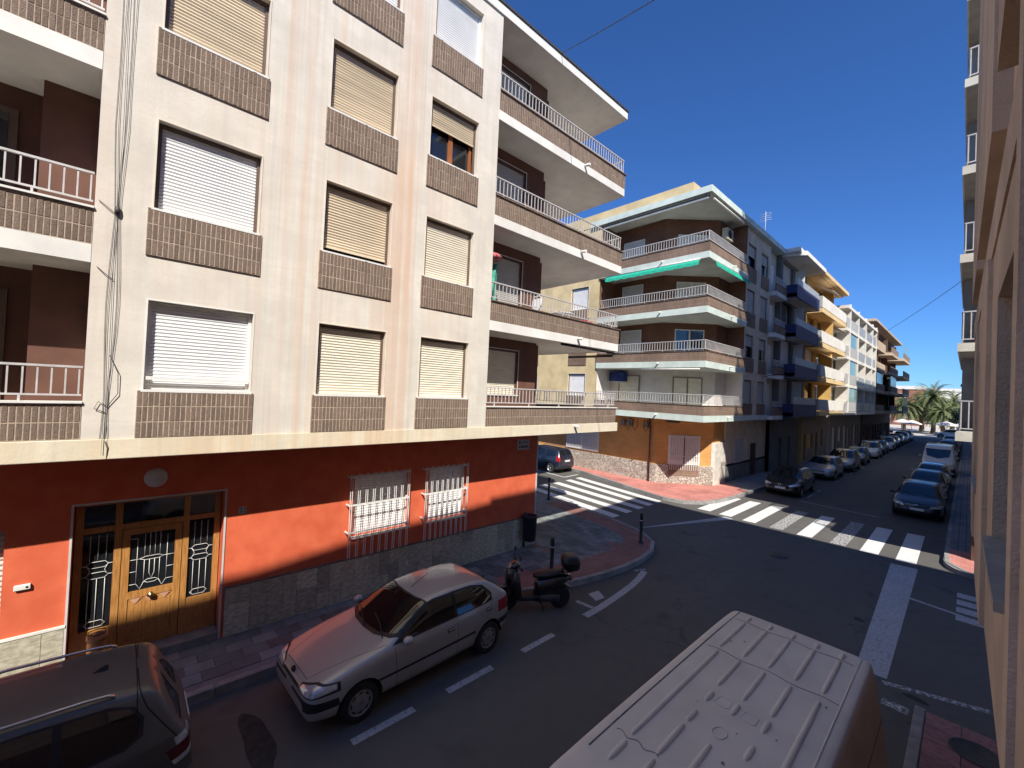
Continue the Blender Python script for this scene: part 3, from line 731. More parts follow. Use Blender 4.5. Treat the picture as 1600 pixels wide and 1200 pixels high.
# stone plinth
rp = random.Random(11); y = 1.60
def plinth(y0, y1):
    y = y0
    while y < y1-.05:
        wd = min(rp.choice((.26,.30,.34,.42)), y1-y)
        if y1-(y+wd) < .12: wd = y1-y
        cuts = [(.14, 1.06)] if rp.random() < .45 else [(.14, .14+.92*rp.uniform(.35,.7))]
        if cuts[0][1] < 1.0: cuts.append((cuts[0][1], 1.06))
        for a, b in cuts:
            t = .022+rp.uniform(0,.008); bx('plinth_slab', LB, XG+.001, XG+t, y+.003, y+wd-.003, a+.003, b-.003, MARBLE)
        y += wd
plinth(1.62, 10.08); plinth(-1.16, -.50)
bx('plinth_cap', LB, XG+.001, XG+.035, 1.6, 10.08, 1.064, 1.10, mk('cap_brown', (.22,.15,.12), .8, .2, 8)); bx('plinth_cap', LB, XG+.001, XG+.035, -1.16, -.49, 1.064, 1.10, WHITE)
# door surround
sr = MB(); sr.box(XG, XG+.02, -.50, -.472, .15, 2.98, ENDP); sr.box(XG, XG+.02, 1.542, 1.572, .15, 2.98, ENDP); sr.box(XG, XG+.02, -.472, 1.542, 2.952, 2.98, ENDP); sr.build('door_surround', LB)
bx('door_step', LB, XG-.48, XG+.05, -.46, 1.53, .15, .30, mk('step_stone', (.20,.19,.18), .8, .2, 6))
XD = -9.90
dm = MB()
for a, b in ((-.455,-.36),(.02,.115),(.955,1.045),(1.43,1.525)): dm.box(XD-.06, XD+.03, a, b, .302, 2.94, WOOD)
for a, b in ((-.36,.02),(.115,.955),(1.045,1.43)): dm.box(XD-.055, XD+.022, a, b, 2.40, 2.49, WOOD); dm.box(XD-.055, XD+.022, a, b, 2.86, 2.94, WOOD)
for a, b in ((-.36,.02),(1.045,1.43)): dm.box(XD-.05, XD+.012, a, b, .302, .78 if a < 0 else .94, WOOD); dm.box(XD-.045, XD+.03, a, b, .30, .40, WOOD)
fr = dm.build('door_frame', LB)
for a, b, c, d in ((-.36,.02,.78,2.40),(1.045,1.43,.94,2.40),(-.36,.02,2.49,2.86),(.115,.955,2.49,2.86),(1.045,1.43,2.49,2.86)):
    pm_ = MB(); pm_.box(XD-.03, XD-.02, a, b, c, d, GLASS); pm_.build('pane', fr)
lf = MB()
for a, b, c, d in ((.125,.23,.305,2.39),(.845,.945,.305,2.39),(.23,.845,2.28,2.39),(.23,.845,.305,.42),(.23,.845,1.16,1.28)): lf.box(XD-.04, XD+.02, a, b, c, d, WOOD)
lf.box(XD-.03, XD+.004, .23, .845, .42, 1.16, WOOD)
for i in range(3): lf.box(XD, XD+.012, .25+i*.2, .42+i*.2, .45, 1.08, WOOD)
LEAF = lf.build('door_leaf', LB)
TRI = mk('carved_pink', (.50,.27,.17), .6, .1, 10); tm = MB()
for i in range(3):
    c = .335+i*.2; tm.face([(XD+.0225,c-.08,1.155),(XD+.0225,c+.08,1.155),(XD+.0225,c,1.06)][::-1], TRI)
tm.build('carving', LEAF)
pm_ = MB(); pm_.box(XD-.02, XD-.01, .23, .845, 1.28, 2.28, GLASS); pm_.build('pane', LEAF)
kn = MB(); kn.lathe([(.0,0),(.02,.0),(.018,.03),(.045,.045),(.05,.065),(.035,.085),(0,.09)], (XD+.02,.535,1.19), 'x', mk('brass', (.5,.38,.2), .3, .1, 4, metallic=1), 14); kn.build('knob', LEAF)
ir = MB(); X_ = XD+.0
def ln(pts, r=.0045): ir.tube([(X_, a, b) for a, b in pts], r, IRONW, 5)
def hexa(cy, cz, hw, hh, t=.06): ln([(cy-hw,cz),(cy-hw+t,cz+hh),(cy+hw-t,cz+hh),(cy+hw,cz),(cy+hw-t,cz-hh),(cy-hw+t,cz-hh),(cy-hw,cz)])
# central leaf tracery
hexa(.535,1.83,.17,.03,.08); ln([(.23,1.83),(.365,1.83)]); ln([(.705,1.83),(.845,1.83)])
hexa(.535,1.42,.10,.03,.05)
for yy in (.33,.43,.50,.57,.64,.74): ln([(yy,1.86),(yy,2.28)] if yy not in (.33,.74) else [(yy,1.40),(yy,2.2)])
ln([(.33,2.2),(.23,2.2)]); ln([(.23,1.40),(.33,1.40),(.385,1.30),(.435,1.42)]); ln([(.845,1.40),(.74,1.40),(.685,1.30),(.635,1.42)])
ln([(.50,1.80),(.50,1.56),(.535,1.46),(.57,1.56),(.57,1.80)]); ln([(.23,1.62),(.33,1.62)]); ln([(.74,1.62),(.845,1.62)])
for yy in (.43,.64): ln([(yy,1.42),(yy,1.80)])
for base, lo in ((-.36,.80),(1.045,.96)):
    for d in (.09,.19,.29): ln([(base+d,1.93),(base+d,2.36)]); ln([(base+d,lo),(base+d,1.62)])
    hexa(base+.19,lo+.07,.13,.05,.05); hexa(base+.19,1.86,.14,.05,.05); hexa(base+.19,1.68,.14,.05,.05)
    for zz in (1.86,1.68): ln([(base,zz),(base+.05,zz)]); ln([(base+.33,zz),(base+.385,zz)])
    ln([(base+.06,1.86),(base+.10,1.77),(base+.06,1.68)]); ln([(base+.32,1.86),(base+.28,1.77),(base+.32,1.68)])
ir.build('ironwork', fr)
# lamp, number plate, bell box, sign
lm = MB(); lm.lathe([(.0,.10),(.10,.095),(.15,.06),(.165,.02),(.165,0)], (XG+.002,.51,3.31), 'x', mk('lamp_opal', (.62,.60,.58), .4, .04, 3), 24); lm.build('door_lamp', LB)
npm = MB()
for i in range(2): npm.box(XG+.001, XG+.012, 1.775+i*.066, 1.838+i*.066, 2.47, 2.60, mk('number_tile', (.52,.50,.47), .3, .06, 9))
NP = npm.build('number_plate', LB); dg = MB()
for i in range(2):
    c = 1.807+i*.066
    for (a, b), (c2, d) in (((-.018,2.575),(.018,2.575)),((.018,2.575),(.018,2.537)),((.018,2.537),(-.018,2.500)),((-.018,2.500),(.02,2.500))):
        dg.tube([(XG+.014,c+a,b),(XG+.014,c+c2,d)], .005, BLACKM, 5)
dg.build('digits', NP)
bb = MB(); bb.box(XG+.001, XG+.05, -1.05, -.88, 1.79, 1.865, mk('bell_box', (.74,.73,.70), .5, .05, 6)); BBX = bevel(bb.build('bell_box', LB), .008)
b2 = MB(); b2.lathe([(0,.004),(.016,.004),(.016,0)], (XG+.05,-.915,1.827), 'x', BLACKM, 10); b2.build('bell_button', BBX)
sg = MB(); sg.box(XG, XG+.02, 9.18, 9.72, 3.25, 3.57, mk('sign_plate', (.42,.40,.39), .5, .05, 6)); SG = sg.build('street_name_sign', LB)
s2 = MB(); DK = mk('sign_ink', (.07,.055,.06), .6, .1, 6)
s2.box(XG+.02, XG+.022, 9.26, 9.31, 3.43, 3.53, DK)
for i, wd in enumerate((.03,.02,.035,.03,.025,.03)): s2.box(XG+.02, XG+.022, 9.37+i*.05, 9.37+i*.05+wd, 3.46, 3.50, DK)
for i, wd in enumerate((.035,.05,.05,.05,.05,.05,.045)): s2.box(XG+.02, XG+.022, 9.25+i*.062, 9.25+i*.062+wd, 3.31, 3.38, DK)
s2.build('sign_lettering', SG)
# grilled ground-floor windows
for a, b, a0, b0 in ((4.05,5.45,3.88,5.38),(6.05,7.20,5.83,7.19)):
    wn = shutter_window(LB, XG, 'x', 1, a, b, 1.58, 2.98, SH_WHITE, .14, sill=False, guide=FRAMEW, lip=False, pitch=.06)
    gm = MB(); xg = XG+.17
    for z in (1.72, 2.34, 2.98): gm.box(xg-.008, xg+.008, a0, b0, z-.018, z+.018, IRONW)
    for z in (1.72, 2.34, 2.98):
        for yy in (a0, b0): gm.box(XG, xg, yy-.015, yy+.015, z-.015, z+.015, IRONW)
    gr = gm.build('window_grille', LB)
    n = int(round((b0-a0)/.178)); bmh = MB(); bmh.box(-.006,.006,-.007,.007,0,1.9,IRONW); gme = bmh.mesh('grille_bar')
    for i in range(n+1):
        for dy in (-.022, .022):
            yy = a0+.03+i*(b0-a0-.06)/n+dy
            link('grille_bar', gme, gr, Vector((xg+.017, yy, 1.15))-org)
    bx('sill', wn, XG+.001, XG+.07, a-.04, b+.04, 1.53, 1.578, WHITE)
# left garage shutter
gs = MB(); slats(gs, XG-.12, 'x', 1, -3.6, -1.17, .16, 2.7, mk('garage_shutter', (.50,.46,.42), .6, .1, 3), .08, .015); gs.build('garage_shutter', LB, kind='stuff')
# cable bundle
cb = MB(); rc = random.Random(2)
for i in range(5):
    yb = -.20+.03*i; pts = []
    for k in range(26):
        z = 14.8-k*(14.8-3.9)/25; pinch = min(abs(z-7.47), abs(z-4.6), 1.2)/1.2
        pts.append((XF+.014+.006*(i % 3), -.165+(yb+.145)*(.25+1.0*pinch)+.008*math.sin(k*.7+i*2.1)+.0*k, z))
    cb.tube(pts, .003, CABLE, 5)
for z, yy in ((7.5,-.36),(6.55,-.34)): cb.tube([(XF+.02,-.16,z-.1),(XF+.03,-.26,z-.02),(XF+.015,yy,z+.06)], .005, CABLE, 5)
cb.tube([(XF+.02,-.15,5.35),(XF+.04,-.05,5.1),(XF+.03,-.04,4.8),(XF+.02,-.15,4.6)], .005, CABLE, 5)
cb.tube([(XF+.02,-.16,4.62),(XF+.03,-.24,4.68),(XF+.03,-.28,4.58),(XF+.02,-.16,4.52)], .005, CABLE, 5)
cb.lathe([(0,-.05),(.03,-.05),(.035,0),(.03,.05),(0,.05)], (XF+.03,-.16,7.47), 'z', CABLE, 8)
cb.tube([(XF+.02,-.14,4.1),(XF+.02,-.11,4.0),(XF+.012,-.12,3.85)], .012, CABLE, 6)
cb.build('cable_bundle', LB)
# ------------------------------------------------------------------ vehicles
TYRE = mk('tyre_rubber', (.018,.018,.018), .8, .2, 20, obj=True); TRIM = mk('black_trim', (.018,.018,.019), .5, .2, 10, obj=True)
GAP = mk('panel_gap', (.008,.008,.008), .8, .1, 5); RIMS = mk('alloy_silver', (.50,.50,.50), .3, .1, 8, metallic=.8, obj=True); RIMD = mk('alloy_grey', (.22,.22,.23), .35, .1, 8, metallic=.8, obj=True)
CGLASS = mk('car_glass', (.008,.010,.011), .03, .2, 2, spec=1.0, obj=True); LAMP = mk('headlamp_glass', (.80,.81,.82), .10, .2, 7, spec=.9, metallic=.3, obj=True, col2=(.45,.46,.47)); TAIL = mk('tail_lamp_red', (.30,.012,.012), .15, .2, 12, spec=.8, obj=True)
CHROME = mk('chrome', (.72,.72,.72), .12, .03, 4, metallic=1); PLATE = mk('number_plate_white', (.70,.70,.68), .4, .03, 6); PLINK = mk('plate_ink', (.03,.03,.03), .6, .1, 6)
def interp(pts, x):
    if pts[0][0] > pts[-1][0]: pts = pts[::-1]
    n = len(pts)
    if x <= pts[0][0]: return pts[0][1]
    if x >= pts[-1][0]: return pts[-1][1]
    d = [(pts[i+1][1]-pts[i][1])/(pts[i+1][0]-pts[i][0]) for i in range(n-1)]
    m = [d[0]]+[0 if d[i-1]*d[i] <= 0 else 2*d[i-1]*d[i]/(d[i-1]+d[i]) for i in range(1, n-1)]+[d[-1]]
    for i in range(n-1):
        if x <= pts[i+1][0]:
            h = pts[i+1][0]-pts[i][0]; t = (x-pts[i][0])/h
            return (2*t**3-3*t*t+1)*pts[i][1]+(t**3-2*t*t+t)*h*m[i]+(-2*t**3+3*t*t)*pts[i+1][1]+(t**3-t*t)*h*m[i+1]
def chaikin(P, it):
    for _ in range(it):
        N = [P[0]]
        for a, b in zip(P, P[1:]):
            N.append(tuple(.75*u+.25*v for u, v in zip(a, b))); N.append(tuple(.25*u+.75*v for u, v in zip(a, b)))
        N.append(P[-1]); P = N
    return P
def car_bmesh(S, step, it):
    xf, xr = S['top'][0][0], S['top'][-1][0]
    xs = []; x = xf
    while x > xr:
        xs.append(x); e = min(xf-x, x-xr); x -= step if e > .28 else (step*.45 if e > .07 else step*.22)
    xs.append(xr)
    bm = bmesh.new(); rows = []
    for x in xs:
        zt, zb, w, be = interp(S['top'], x), interp(S['bot'], x), interp(S['w'], x), interp(S['belt'], x)
        be = min(be, zt-.012); h = zt-be; t = max(0, min(1, (h-.06)/.25))
        wr = w-.055-S['tumble']*max(0, h-.06)
        L = lambda a, b: a+(b-a)*t
        H = be-zb
        P = [(0,zb),(w*.78,zb),(w-.045,zb+.06*min(1,H/.3)),(w-.012,zb+.30*H),(w,zb+.58*H),(w-.012,be-.10*min(1,H/.4)),(w-.045,be),
             (L(w*.86,wr), L(be+.6*h, zt-S.get('edge',(.075,.11))[0])), (L(w*.6,wr-S.get('edge',(.075,.11))[1]), L(zt-.006, zt-(.018 if 'edge' not in S else .008))), (w*.25*.9, zt-.0015), (0,zt)]
        P = chaikin(P, it); n = len(P)
        rows.append([bm.verts.new((x, y, z)) for y, z in P]+[bm.verts.new((x, -y, z)) for y, z in P[-2:0:-1]])
    n = len(rows[0])
    for a, b in zip(rows, rows[1:]):
        for j in range(n):
            k = (j+1) % n; bm.faces.new((a[j], b[j], b[k], a[k]))
    bm.faces.new(rows[0]); bm.faces.new(rows[-1][::-1])
    bmesh.ops.recalc_face_normals(bm, faces=bm.faces)
    return bm
def region(bm, lay, rid, proj, poly, filt, sides=(1,-1)):
    """cut the shell along a polygon seen from the side / top / front and mark what lies inside"""
    ax = {'side': (0,2), 'top': (0,1), 'front': (1,2)}[proj]
    cen = [sum(p[0] for p in poly)/len(poly), sum(p[1] for p in poly)/len(poly)]
    lo = [min(p[i] for p in poly) for i in (0,1)]; hi = [max(p[i] for p in poly) for i in (0,1)]
    for s in (sides if proj == 'side' else (1,)):
        def ok(f):
            c = f.calc_center_median()
            if proj == 'side' and c.y*s < .12: return False
            return filt(c, f.normal)
        cand = []
        for f in bm.faces:
            a = [v.co[ax[0]] for v in f.verts]; b = [v.co[ax[1]] for v in f.verts]
            if max(a) < lo[0] or min(a) > hi[0] or max(b) < lo[1] or min(b) > hi[1]: continue
            if ok(f): cand.append(f)
        n = len(poly)
        for i in range(n):
            p, q = poly[i], poly[(i+1) % n]; dx, dy = q[0]-p[0], q[1]-p[1]
            if abs(dx)+abs(dy) < 1e-6: continue
            co = [0,0,0]; no = [0,0,0]; co[ax[0]], co[ax[1]] = p; no[ax[0]], no[ax[1]] = -dy, dx
            g_ = set(cand)
            for f in cand: g_.update(f.edges); g_.update(f.verts)
            ret = bmesh.ops.bisect_plane(bm, geom=list(g_), dist=1e-5, plane_co=co, plane_no=Vector(no).normalized())
            cand = [e for e in ret['geom'] if isinstance(e, bmesh.types.BMFace) and e.is_valid]
        for f in cand:
            c = f.calc_center_median()
            if inside((c[ax[0]], c[ax[1]]), poly): f[lay] = rid
def strip(a, b, w=.007):
    a, b = Vector(a), Vector(b); t = (b-a).normalized(); n = Vector((-t.y, t.x))*w/2
    return [tuple(a+n), tuple(b+n), tuple(b-n), tuple(a-n)]
def circ(cx, cz, r, n=18): return [(cx+r*math.cos(2*math.pi*i/n), cz+r*math.sin(2*math.pi*i/n)) for i in range(n)]
def mirror(P): return P+[(a, -b) for a, b in P[::-1]]
def wheel_meshes(r, wd, style, rim):
    t = MB(); t.lathe([(r*.62,-wd*.5),(r*.80,-wd*.52),(r*.95,-wd*.47),(r,-wd*.36),(r,wd*.36),(r*.95,wd*.47),(r*.80,wd*.52),(r*.66,wd*.5),(r*.64,wd*.30),(r*.62,-wd*.5)], (0,0,0), 'y', TYRE, 28)
    k = MB(); ro = r*.66
    k.lathe([(ro,-wd*.3),(ro,wd*.44),(ro*.93,wd*.49),(ro*.86,wd*.40),(ro*.84,wd*.2),(0,wd*.2)], (0,0,0), 'y', rim if style != 'cap' else rim, 28)
    d = MB()
    if style == 'cap':
        k.lathe([(0,wd*.46),(ro*.30,wd*.47),(ro*.60,wd*.44),(ro*.90,wd*.40),(ro*.9,wd*.3)], (0,0,0), 'y', rim, 28)
        for i in range(8):
            a = 2*math.pi*i/8; c = Vector((math.cos(a), 0, math.sin(a)))*ro*.74; tg = Vector((-math.sin(a), 0, math.cos(a))); rd = Vector((math.cos(a),0,math.sin(a)))
            pts = []
            for j in range(8):
                b = 2*math.pi*j/8; pts.append(c+tg*.105*ro*2*math.cos(b)*.9+rd*.07*ro*math.sin(b)+Vector((0,wd*.455,0)))
            k.face(pts if True else pts[::-1], GAP)
    else:
        ns = 5
        k.lathe([(0,wd*.46),(ro*.2,wd*.46),(ro*.24,wd*.38)], (0,0,0), 'y', rim, 14)
        k.lathe([(ro*.83,wd*.22),(0,wd*.22)], (0,0,0), 'y', GAP, 20)
        for i in range(ns):
            a = 2*math.pi*i/ns+.3; rd = Vector((math.cos(a),0,math.sin(a))); tg = Vector((-math.sin(a),0,math.cos(a)))
            k.rings([[rd*ro*.15+tg*.16*ro*sg+Vector((0,yy,0)) for sg, yy in ((-1,wd*.25),(-1,wd*.43),(1,wd*.43),(1,wd*.25))],[rd*ro*.92+tg*.11*ro*sg+Vector((0,yy,0)) for sg, yy in ((-1,wd*.25),(-1,wd*.44),(1,wd*.44),(1,wd*.25))]], rim, smooth=False)
    return t, k
PART_SMOOTH = True
def build_car(name, S, loc, rz, label, cat='car', group=None, paint=None, step=.05, it=2, detail=2):
    T = thing(name, loc, label, cat, group); T.rotation_euler.z = rz; ORG[T.name] = None
    bm = car_bmesh(S, step, it); lay = bm.faces.layers.int.new('rid')
    ids = {}; parts = {}
    def add(rid_name, proj, poly, filt=lambda c, n: True, sides=(1,-1)):
        rid = ids.setdefault(rid_name, len(ids)+1); region(bm, lay, rid, proj, poly, filt, sides)
    wr = S['wheel_r']
    for k in S.get('paintregions', []): add(*k)
    for k in S['regions']: add(*k)
    for wx in S['wheels']:
        add('_arch', 'side', circ(wx, wr+.0, wr*1.21, 20 if detail > 1 else 12), lambda c, n: abs(c.y) > .35)
    arch = ids.get('_arch')
    bmesh.ops.delete(bm, geom=[f for f in bm.faces if f[lay] == arch], context='FACES')
    matmap = S['mats']; inv = {v: k for k, v in ids.items()}
    # body with paint / trim / gap, glass and lamps as parts of their own
    groups = {}
    for f in bm.faces:
        nm = inv.get(f[lay], 'body')
        m_ = matmap.get(nm)
        if nm == 'body' or (m_ and m_[0] is None): key = ('body', 0)
        else:
            c = f.calc_center_median(); key = (m_[0], (1 if c.y > 0 else -1) if m_[2] else 0, nm)
        groups.setdefault(key, []).append((f, nm))
    for key, fl in groups.items():
        vi = {}; V = []; F = []; MI = []; mats = []
        for f, nm in fl:
            mt = paint if nm == 'body' else (matmap[nm][1] or paint)
            if mt not in mats: mats.append(mt)
            idx = []
            for v in f.verts:
                if v not in vi:
                    co = v.co.copy()
                    if key[0] != 'body': co -= v.normal*matmap[nm][3]
                    vi[v] = len(V); V.append(tuple(co))
                idx.append(vi[v])
            F.append(idx); MI.append(mats.index(mt))
        me = bpy.data.meshes.new(key[0]); me.from_pydata(V, [], F)
        for mt in mats: me.materials.append(mt)
        me.polygons.foreach_set('material_index', MI); me.polygons.foreach_set('use_smooth', [True]*len(F)); me.update()
        link(key[0], me, T)
    bm.free()
    # wheel wells and wheels
    W = S['wheel_y']
    if detail > 0:
        for wx in S['wheels']:
            for s in (1,-1):
                uw = MB(); n = 14; prof = []
                for yy in (s*(W-.02), s*(W-.34)): prof.append([(wx+wr*1.20*math.cos(math.pi*j/n), yy, wr+wr*1.20*math.sin(math.pi*j/n)) for j in range(n+1)])
                uw.rings(prof, GAP, close=False, cap=False)
                uw.face(prof[1], GAP); uw.build('wheel_well', T, local=True)
    tm, km = wheel_meshes(wr, S.get('tyre_w', .19), S.get('rimstyle', 'alloy'), S.get('rim', RIMS)); tme, kme = tm.mesh('wheel'), km.mesh('rim')
    for wx in S['wheels']:
        for s in (1,-1):
            o = link('wheel', tme, T, (wx, s*(W-.09), wr)); o.rotation_euler.z = 0 if s > 0 else math.pi; link('rim', kme, o)
    for fn in S.get('extras', []): fn(T, S, paint)
    return T
def copy_tree(o, parent=None):
    c = o.copy(); COL.objects.link(c); c.parent = parent; ORG[c.name] = None
    for ch in o.children: copy_tree(ch, c)
    return c
def copy_car(src, loc, rz, label, paint=None, group=None, oldpaint=None):
    c = copy_tree(src); c.location = loc; c.rotation_euler.z = rz; c['label'] = label
    if paint:
        for ch in c.children_recursive:
            for sl in ch.material_slots:
                if sl.material == oldpaint: sl.link = 'OBJECT'; sl.material = paint
    return c
def ex_mirror(x, z, y):
    def f(T, S, paint):
        for s in (1,-1):
            m = MB(); rg = []
            for t, sc in ((-.07,.55),(-.05,.9),(0,1.0),(.05,.85),(.085,.45)):
                rg.append([(x+t, s*(y+.10+.085*sc*math.cos(a)), z+.06+.062*sc*math.sin(a)) for a in [2*math.pi*i/10 for i in range(10)]])
            m.rings(rg, paint); m.tube([(x,s*(y-.02),z),(x,s*(y+.06),z+.035)], .022, TRIM, 6)
            m.build('mirror', T, local=True)
    return f
def ex_handles(spots, col=None):
    def f(T, S, paint):
        for x, z, y in spots:
            for s in (1,-1):
                m = MB(); m.box(x-.075, x+.075, s*(y-.012), s*(y+.004), z-.028, z+.028, GAP); m.box(x-.07, x+.07, s*(y+.0), s*(y+.022), z+.0, z+.024, col or paint); m.build('door_handle', T, local=True)
    return f
def ex_plate(x, z, rear=False, tilt=0):
    def f(T, S, paint):
        s = -1 if rear else 1; m = MB(); m.box(x, x+s*.012, -.26, .26, z-.055, z+.055, PLATE); o = m.build('licence_plate', T, local=True)
        d = MB(); q = random.Random(int(x*100)); yy = -.2
        d.box(x+s*.012, x+s*.0135, (-.26 if s > 0 else .215), (-.215 if s > 0 else .26), z-.05, z+.05, mk('plate_blue', (.02,.06,.30), .5, .1, 5))
        d.build('plate_band', o, local=True)
    return f
def ex_wipers(pts):
    def f(T, S, paint):
        for P in pts: m = MB(); m.tube(P, .009, TRIM, 5); m.build('wiper', T, local=True)
    return f
def ex_tubes(name, pts, r, mat):
    def f(T, S, paint): m = MB(); m.tube(pts, r, mat, 6); m.build(name, T, local=True)
    return f
FZ = lambda lo: (lambda c, n: c.z > lo and n.z > .2)
SIDE = lambda c, n: abs(n.y) > .3
FR = lambda x: (lambda c, n: c.x > x)
RR = lambda x: (lambda c, n: c.x < x)
PMATS = {'wind_screen': ('windscreen', CGLASS, False, .004), 'side_glass_f': ('side_window', CGLASS, True, .004), 'side_glass_r': ('side_window', CGLASS, True, .004), 'side_glass_q': ('side_window', CGLASS, True, .004), 'rear_glass': ('rear_window', CGLASS, False, .004),
         'trim': (None, TRIM, False, 0), 'gap': (None, GAP, False, 0), 'bumper': (None, TRIM, False, 0), 'head': ('headlight', LAMP, True, .002), 'tail': ('taillight', TAIL, True, .002), 'grille': ('grille', TRIM, False, .006), 'rub': (None, TRIM, False, 0), '_arch': (None, None, False, 0), 'tailclear': ('taillight', LAMP, True, .002), 'taild': ('taillight', mk('tail_lamp_dark', (.09,.008,.008), .15, .2, 12, spec=.8, obj=True), True, .002)}
# --- silver hatchback
H306 = dict(top=[(2.02,.52),(1.99,.655),(1.9,.73),(1.6,.825),(1.1,.93),(.88,.962),(.80,.985),(.05,1.325),(-.15,1.365),(-.5,1.385),(-.95,1.378),(-1.35,1.34),(-1.48,1.295),(-1.93,.98),(-1.985,.90),(-2.0,.60)],
    belt=[(2.02,.50),(1.9,.68),(1.6,.765),(1.1,.86),(.8,.90),(0,.915),(-1.0,.955),(-1.5,.975),(-1.9,.93),(-2.0,.58)],
    w=[(2.02,.60),(1.985,.70),(1.87,.775),(1.5,.825),(.9,.84),(0,.845),(-1,.84),(-1.6,.80),(-1.9,.74),(-2.0,.62)],
    bot=[(2.02,.36),(1.95,.24),(1.6,.20),(0,.19),(-1.6,.23),(-1.95,.32),(-2.0,.42)], tumble=.42, wheels=(1.25,-1.33), wheel_r=.295, wheel_y=.815, tyre_w=.18, rimstyle='cap', rim=mk('hubcap_silver', (.32,.32,.32), .35, .1, 8, metallic=.4, obj=True), mats=PMATS,
    regions=[('trim','side',[(.74,.925),(.60,.99),(.05,1.292),(-.12,1.325),(-.6,1.335),(-1.0,1.325),(-1.27,1.27),(-1.45,1.10),(-1.43,.985),(-1.3,.968)],SIDE),
        ('side_glass_f','side',[(.60,.955),(.02,1.27),(-.12,1.297),(-.53,1.307),(-.51,.965)],SIDE),
        ('side_glass_r','side',[(-.57,.968),(-.59,1.307),(-.98,1.297),(-1.22,1.245),(-1.40,1.10),(-1.39,1.005),(-1.3,.985)],SIDE),
        ('trim','top',mirror([(.87,0),(.84,.35),(.72,.64),(.60,.73),(-.04,.60),(.03,.3),(.05,0)])[:-1],FZ(.93)),
        ('wind_screen','top',mirror([(.80,0),(.77,.35),(.66,.60),(.56,.68),(.0,.555),(.06,.3),(.08,0)])[:-1],FZ(.95)),
        ('trim','top',mirror([(-1.40,0),(-1.42,.5),(-1.47,.58),(-1.82,.62),(-1.86,0)]),lambda c,n: c.z>.98 and n.z>.2 and c.x<-1.3),
        ('rear_glass','top',mirror([(-1.44,0),(-1.455,.48),(-1.50,.54),(-1.79,.58),(-1.82,0)]),lambda c,n: c.z>.98 and n.z>.2 and c.x<-1.3),
        ('bumper','side',[(2.1,.43),(2.1,.565),(1.6,.545),(1.56,.43)],lambda c,n: True),('bumper','side',[(-2.1,.42),(-2.1,.58),(-1.62,.56),(-1.6,.45)],lambda c,n: True),
        ('rub','side',[(1.0,.50),(1.0,.54),(-.98,.575),(-.98,.53)],SIDE),
        ('trim','front',[(.335,.588),(.70,.60),(.86,.645),(.86,.752),(.60,.752),(.355,.695)],FR(1.56)),('trim','front',[(-.335,.588),(-.70,.60),(-.86,.645),(-.86,.752),(-.60,.752),(-.355,.695)],FR(1.56)),
        ('head','front',[(.36,.60),(.70,.615),(.80,.66),(.80,.735),(.60,.735),(.38,.68)],FR(1.60)),('head','front',[(-.36,.60),(-.70,.615),(-.80,.66),(-.80,.735),(-.60,.735),(-.38,.68)],FR(1.60)),
        ('grille','front',[(-.34,.605),(.34,.605),(.32,.655),(-.32,.655)],FR(1.8)),('grille','front',[(-.42,.30),(.42,.30),(.40,.38),(-.40,.38)],FR(1.8)),
        ('tail','front',[(.52,.70),(.85,.70),(.85,.92),(.60,.92)],RR(-1.6)),('tail','front',[(-.52,.70),(-.85,.70),(-.85,.92),(-.60,.92)],RR(-1.6)),
        ('gap','side',strip((.70,.90),(.66,.30)),SIDE),('gap','side',strip((-.55,.95),(-.56,.30)),SIDE),('gap','side',strip((-1.45,1.0),(-1.30,.74)),SIDE),('gap','side',strip((-1.30,.74),(-.98,.60)),SIDE),('gap','side',strip((-.98,.60),(-.94,.30)),SIDE),('gap','side',strip((.68,.30),(-.94,.30)),SIDE),
        ('gap','top',strip((1.88,.40),(.80,.72)),FZ(.6)),('gap','top',strip((1.88,-.40),(.80,-.72)),FZ(.6)),('gap','top',strip((1.90,-.40),(1.90,.40)),FZ(.6)),('gap','top',strip((-1.36,-.56),(-1.36,.56)),lambda c,n: c.z>1.2)],
    extras=[ex_mirror(.52,.93,.80), ex_handles([(-.40,.80,.842),(-1.32,.86,.818)]), ex_plate(2.0,.47), ex_plate(-2.0,.66,True),
        ex_wipers([[(.80,.55,.98),(.70,.30,1.04),(.62,-.05,1.085)],[(.84,.0,.985),(.76,-.25,1.02),(.66,-.52,1.06)],[(-1.86,.02,1.06),(-1.66,.20,1.20),(-1.58,.34,1.25)]]), ex_tubes('aerial',[(-.05,.0,1.36),(-.42,.0,1.52)],.005,TRIM)])
def ex_spoiler(T, S, p):
    m = MB(); m.rings([[(-1.40,y,1.335-.06*abs(y/.6)**3),(-1.62,y,1.315-.06*abs(y/.6)**3),(-1.63,y,1.30-.06*abs(y/.6)**3),(-1.45,y,1.27-.06*abs(y/.6)**3)] for y in (-.56,-.4,-.2,0,.2,.4,.56)], TRIM, smooth=False)
def ex_lion(T, S, p):
    m = MB(); m.rings([[(1.965+.01*k,-.045,.70),(1.965+.01*k,.045,.70),(1.945+.01*k,.05,.735),(1.93+.01*k,.0,.765),(1.945+.01*k,-.05,.735)] for k in (0,2.2)], GAP, smooth=False); e = m.build('emblem', T, local=True)
H306['extras'] += [ex_lion]
SILVER = mat_carpaint('paint_silver', (.43,.425,.41), .35, .42, .09)
hatch = build_car('hatchback_car', H306, (-7.0,4.07,0), R(-87.6), 'silver five-door hatchback with hubcaps parked below the grilled windows', 'car', 'cars parked along the streets', SILVER, .05, 2, 2)
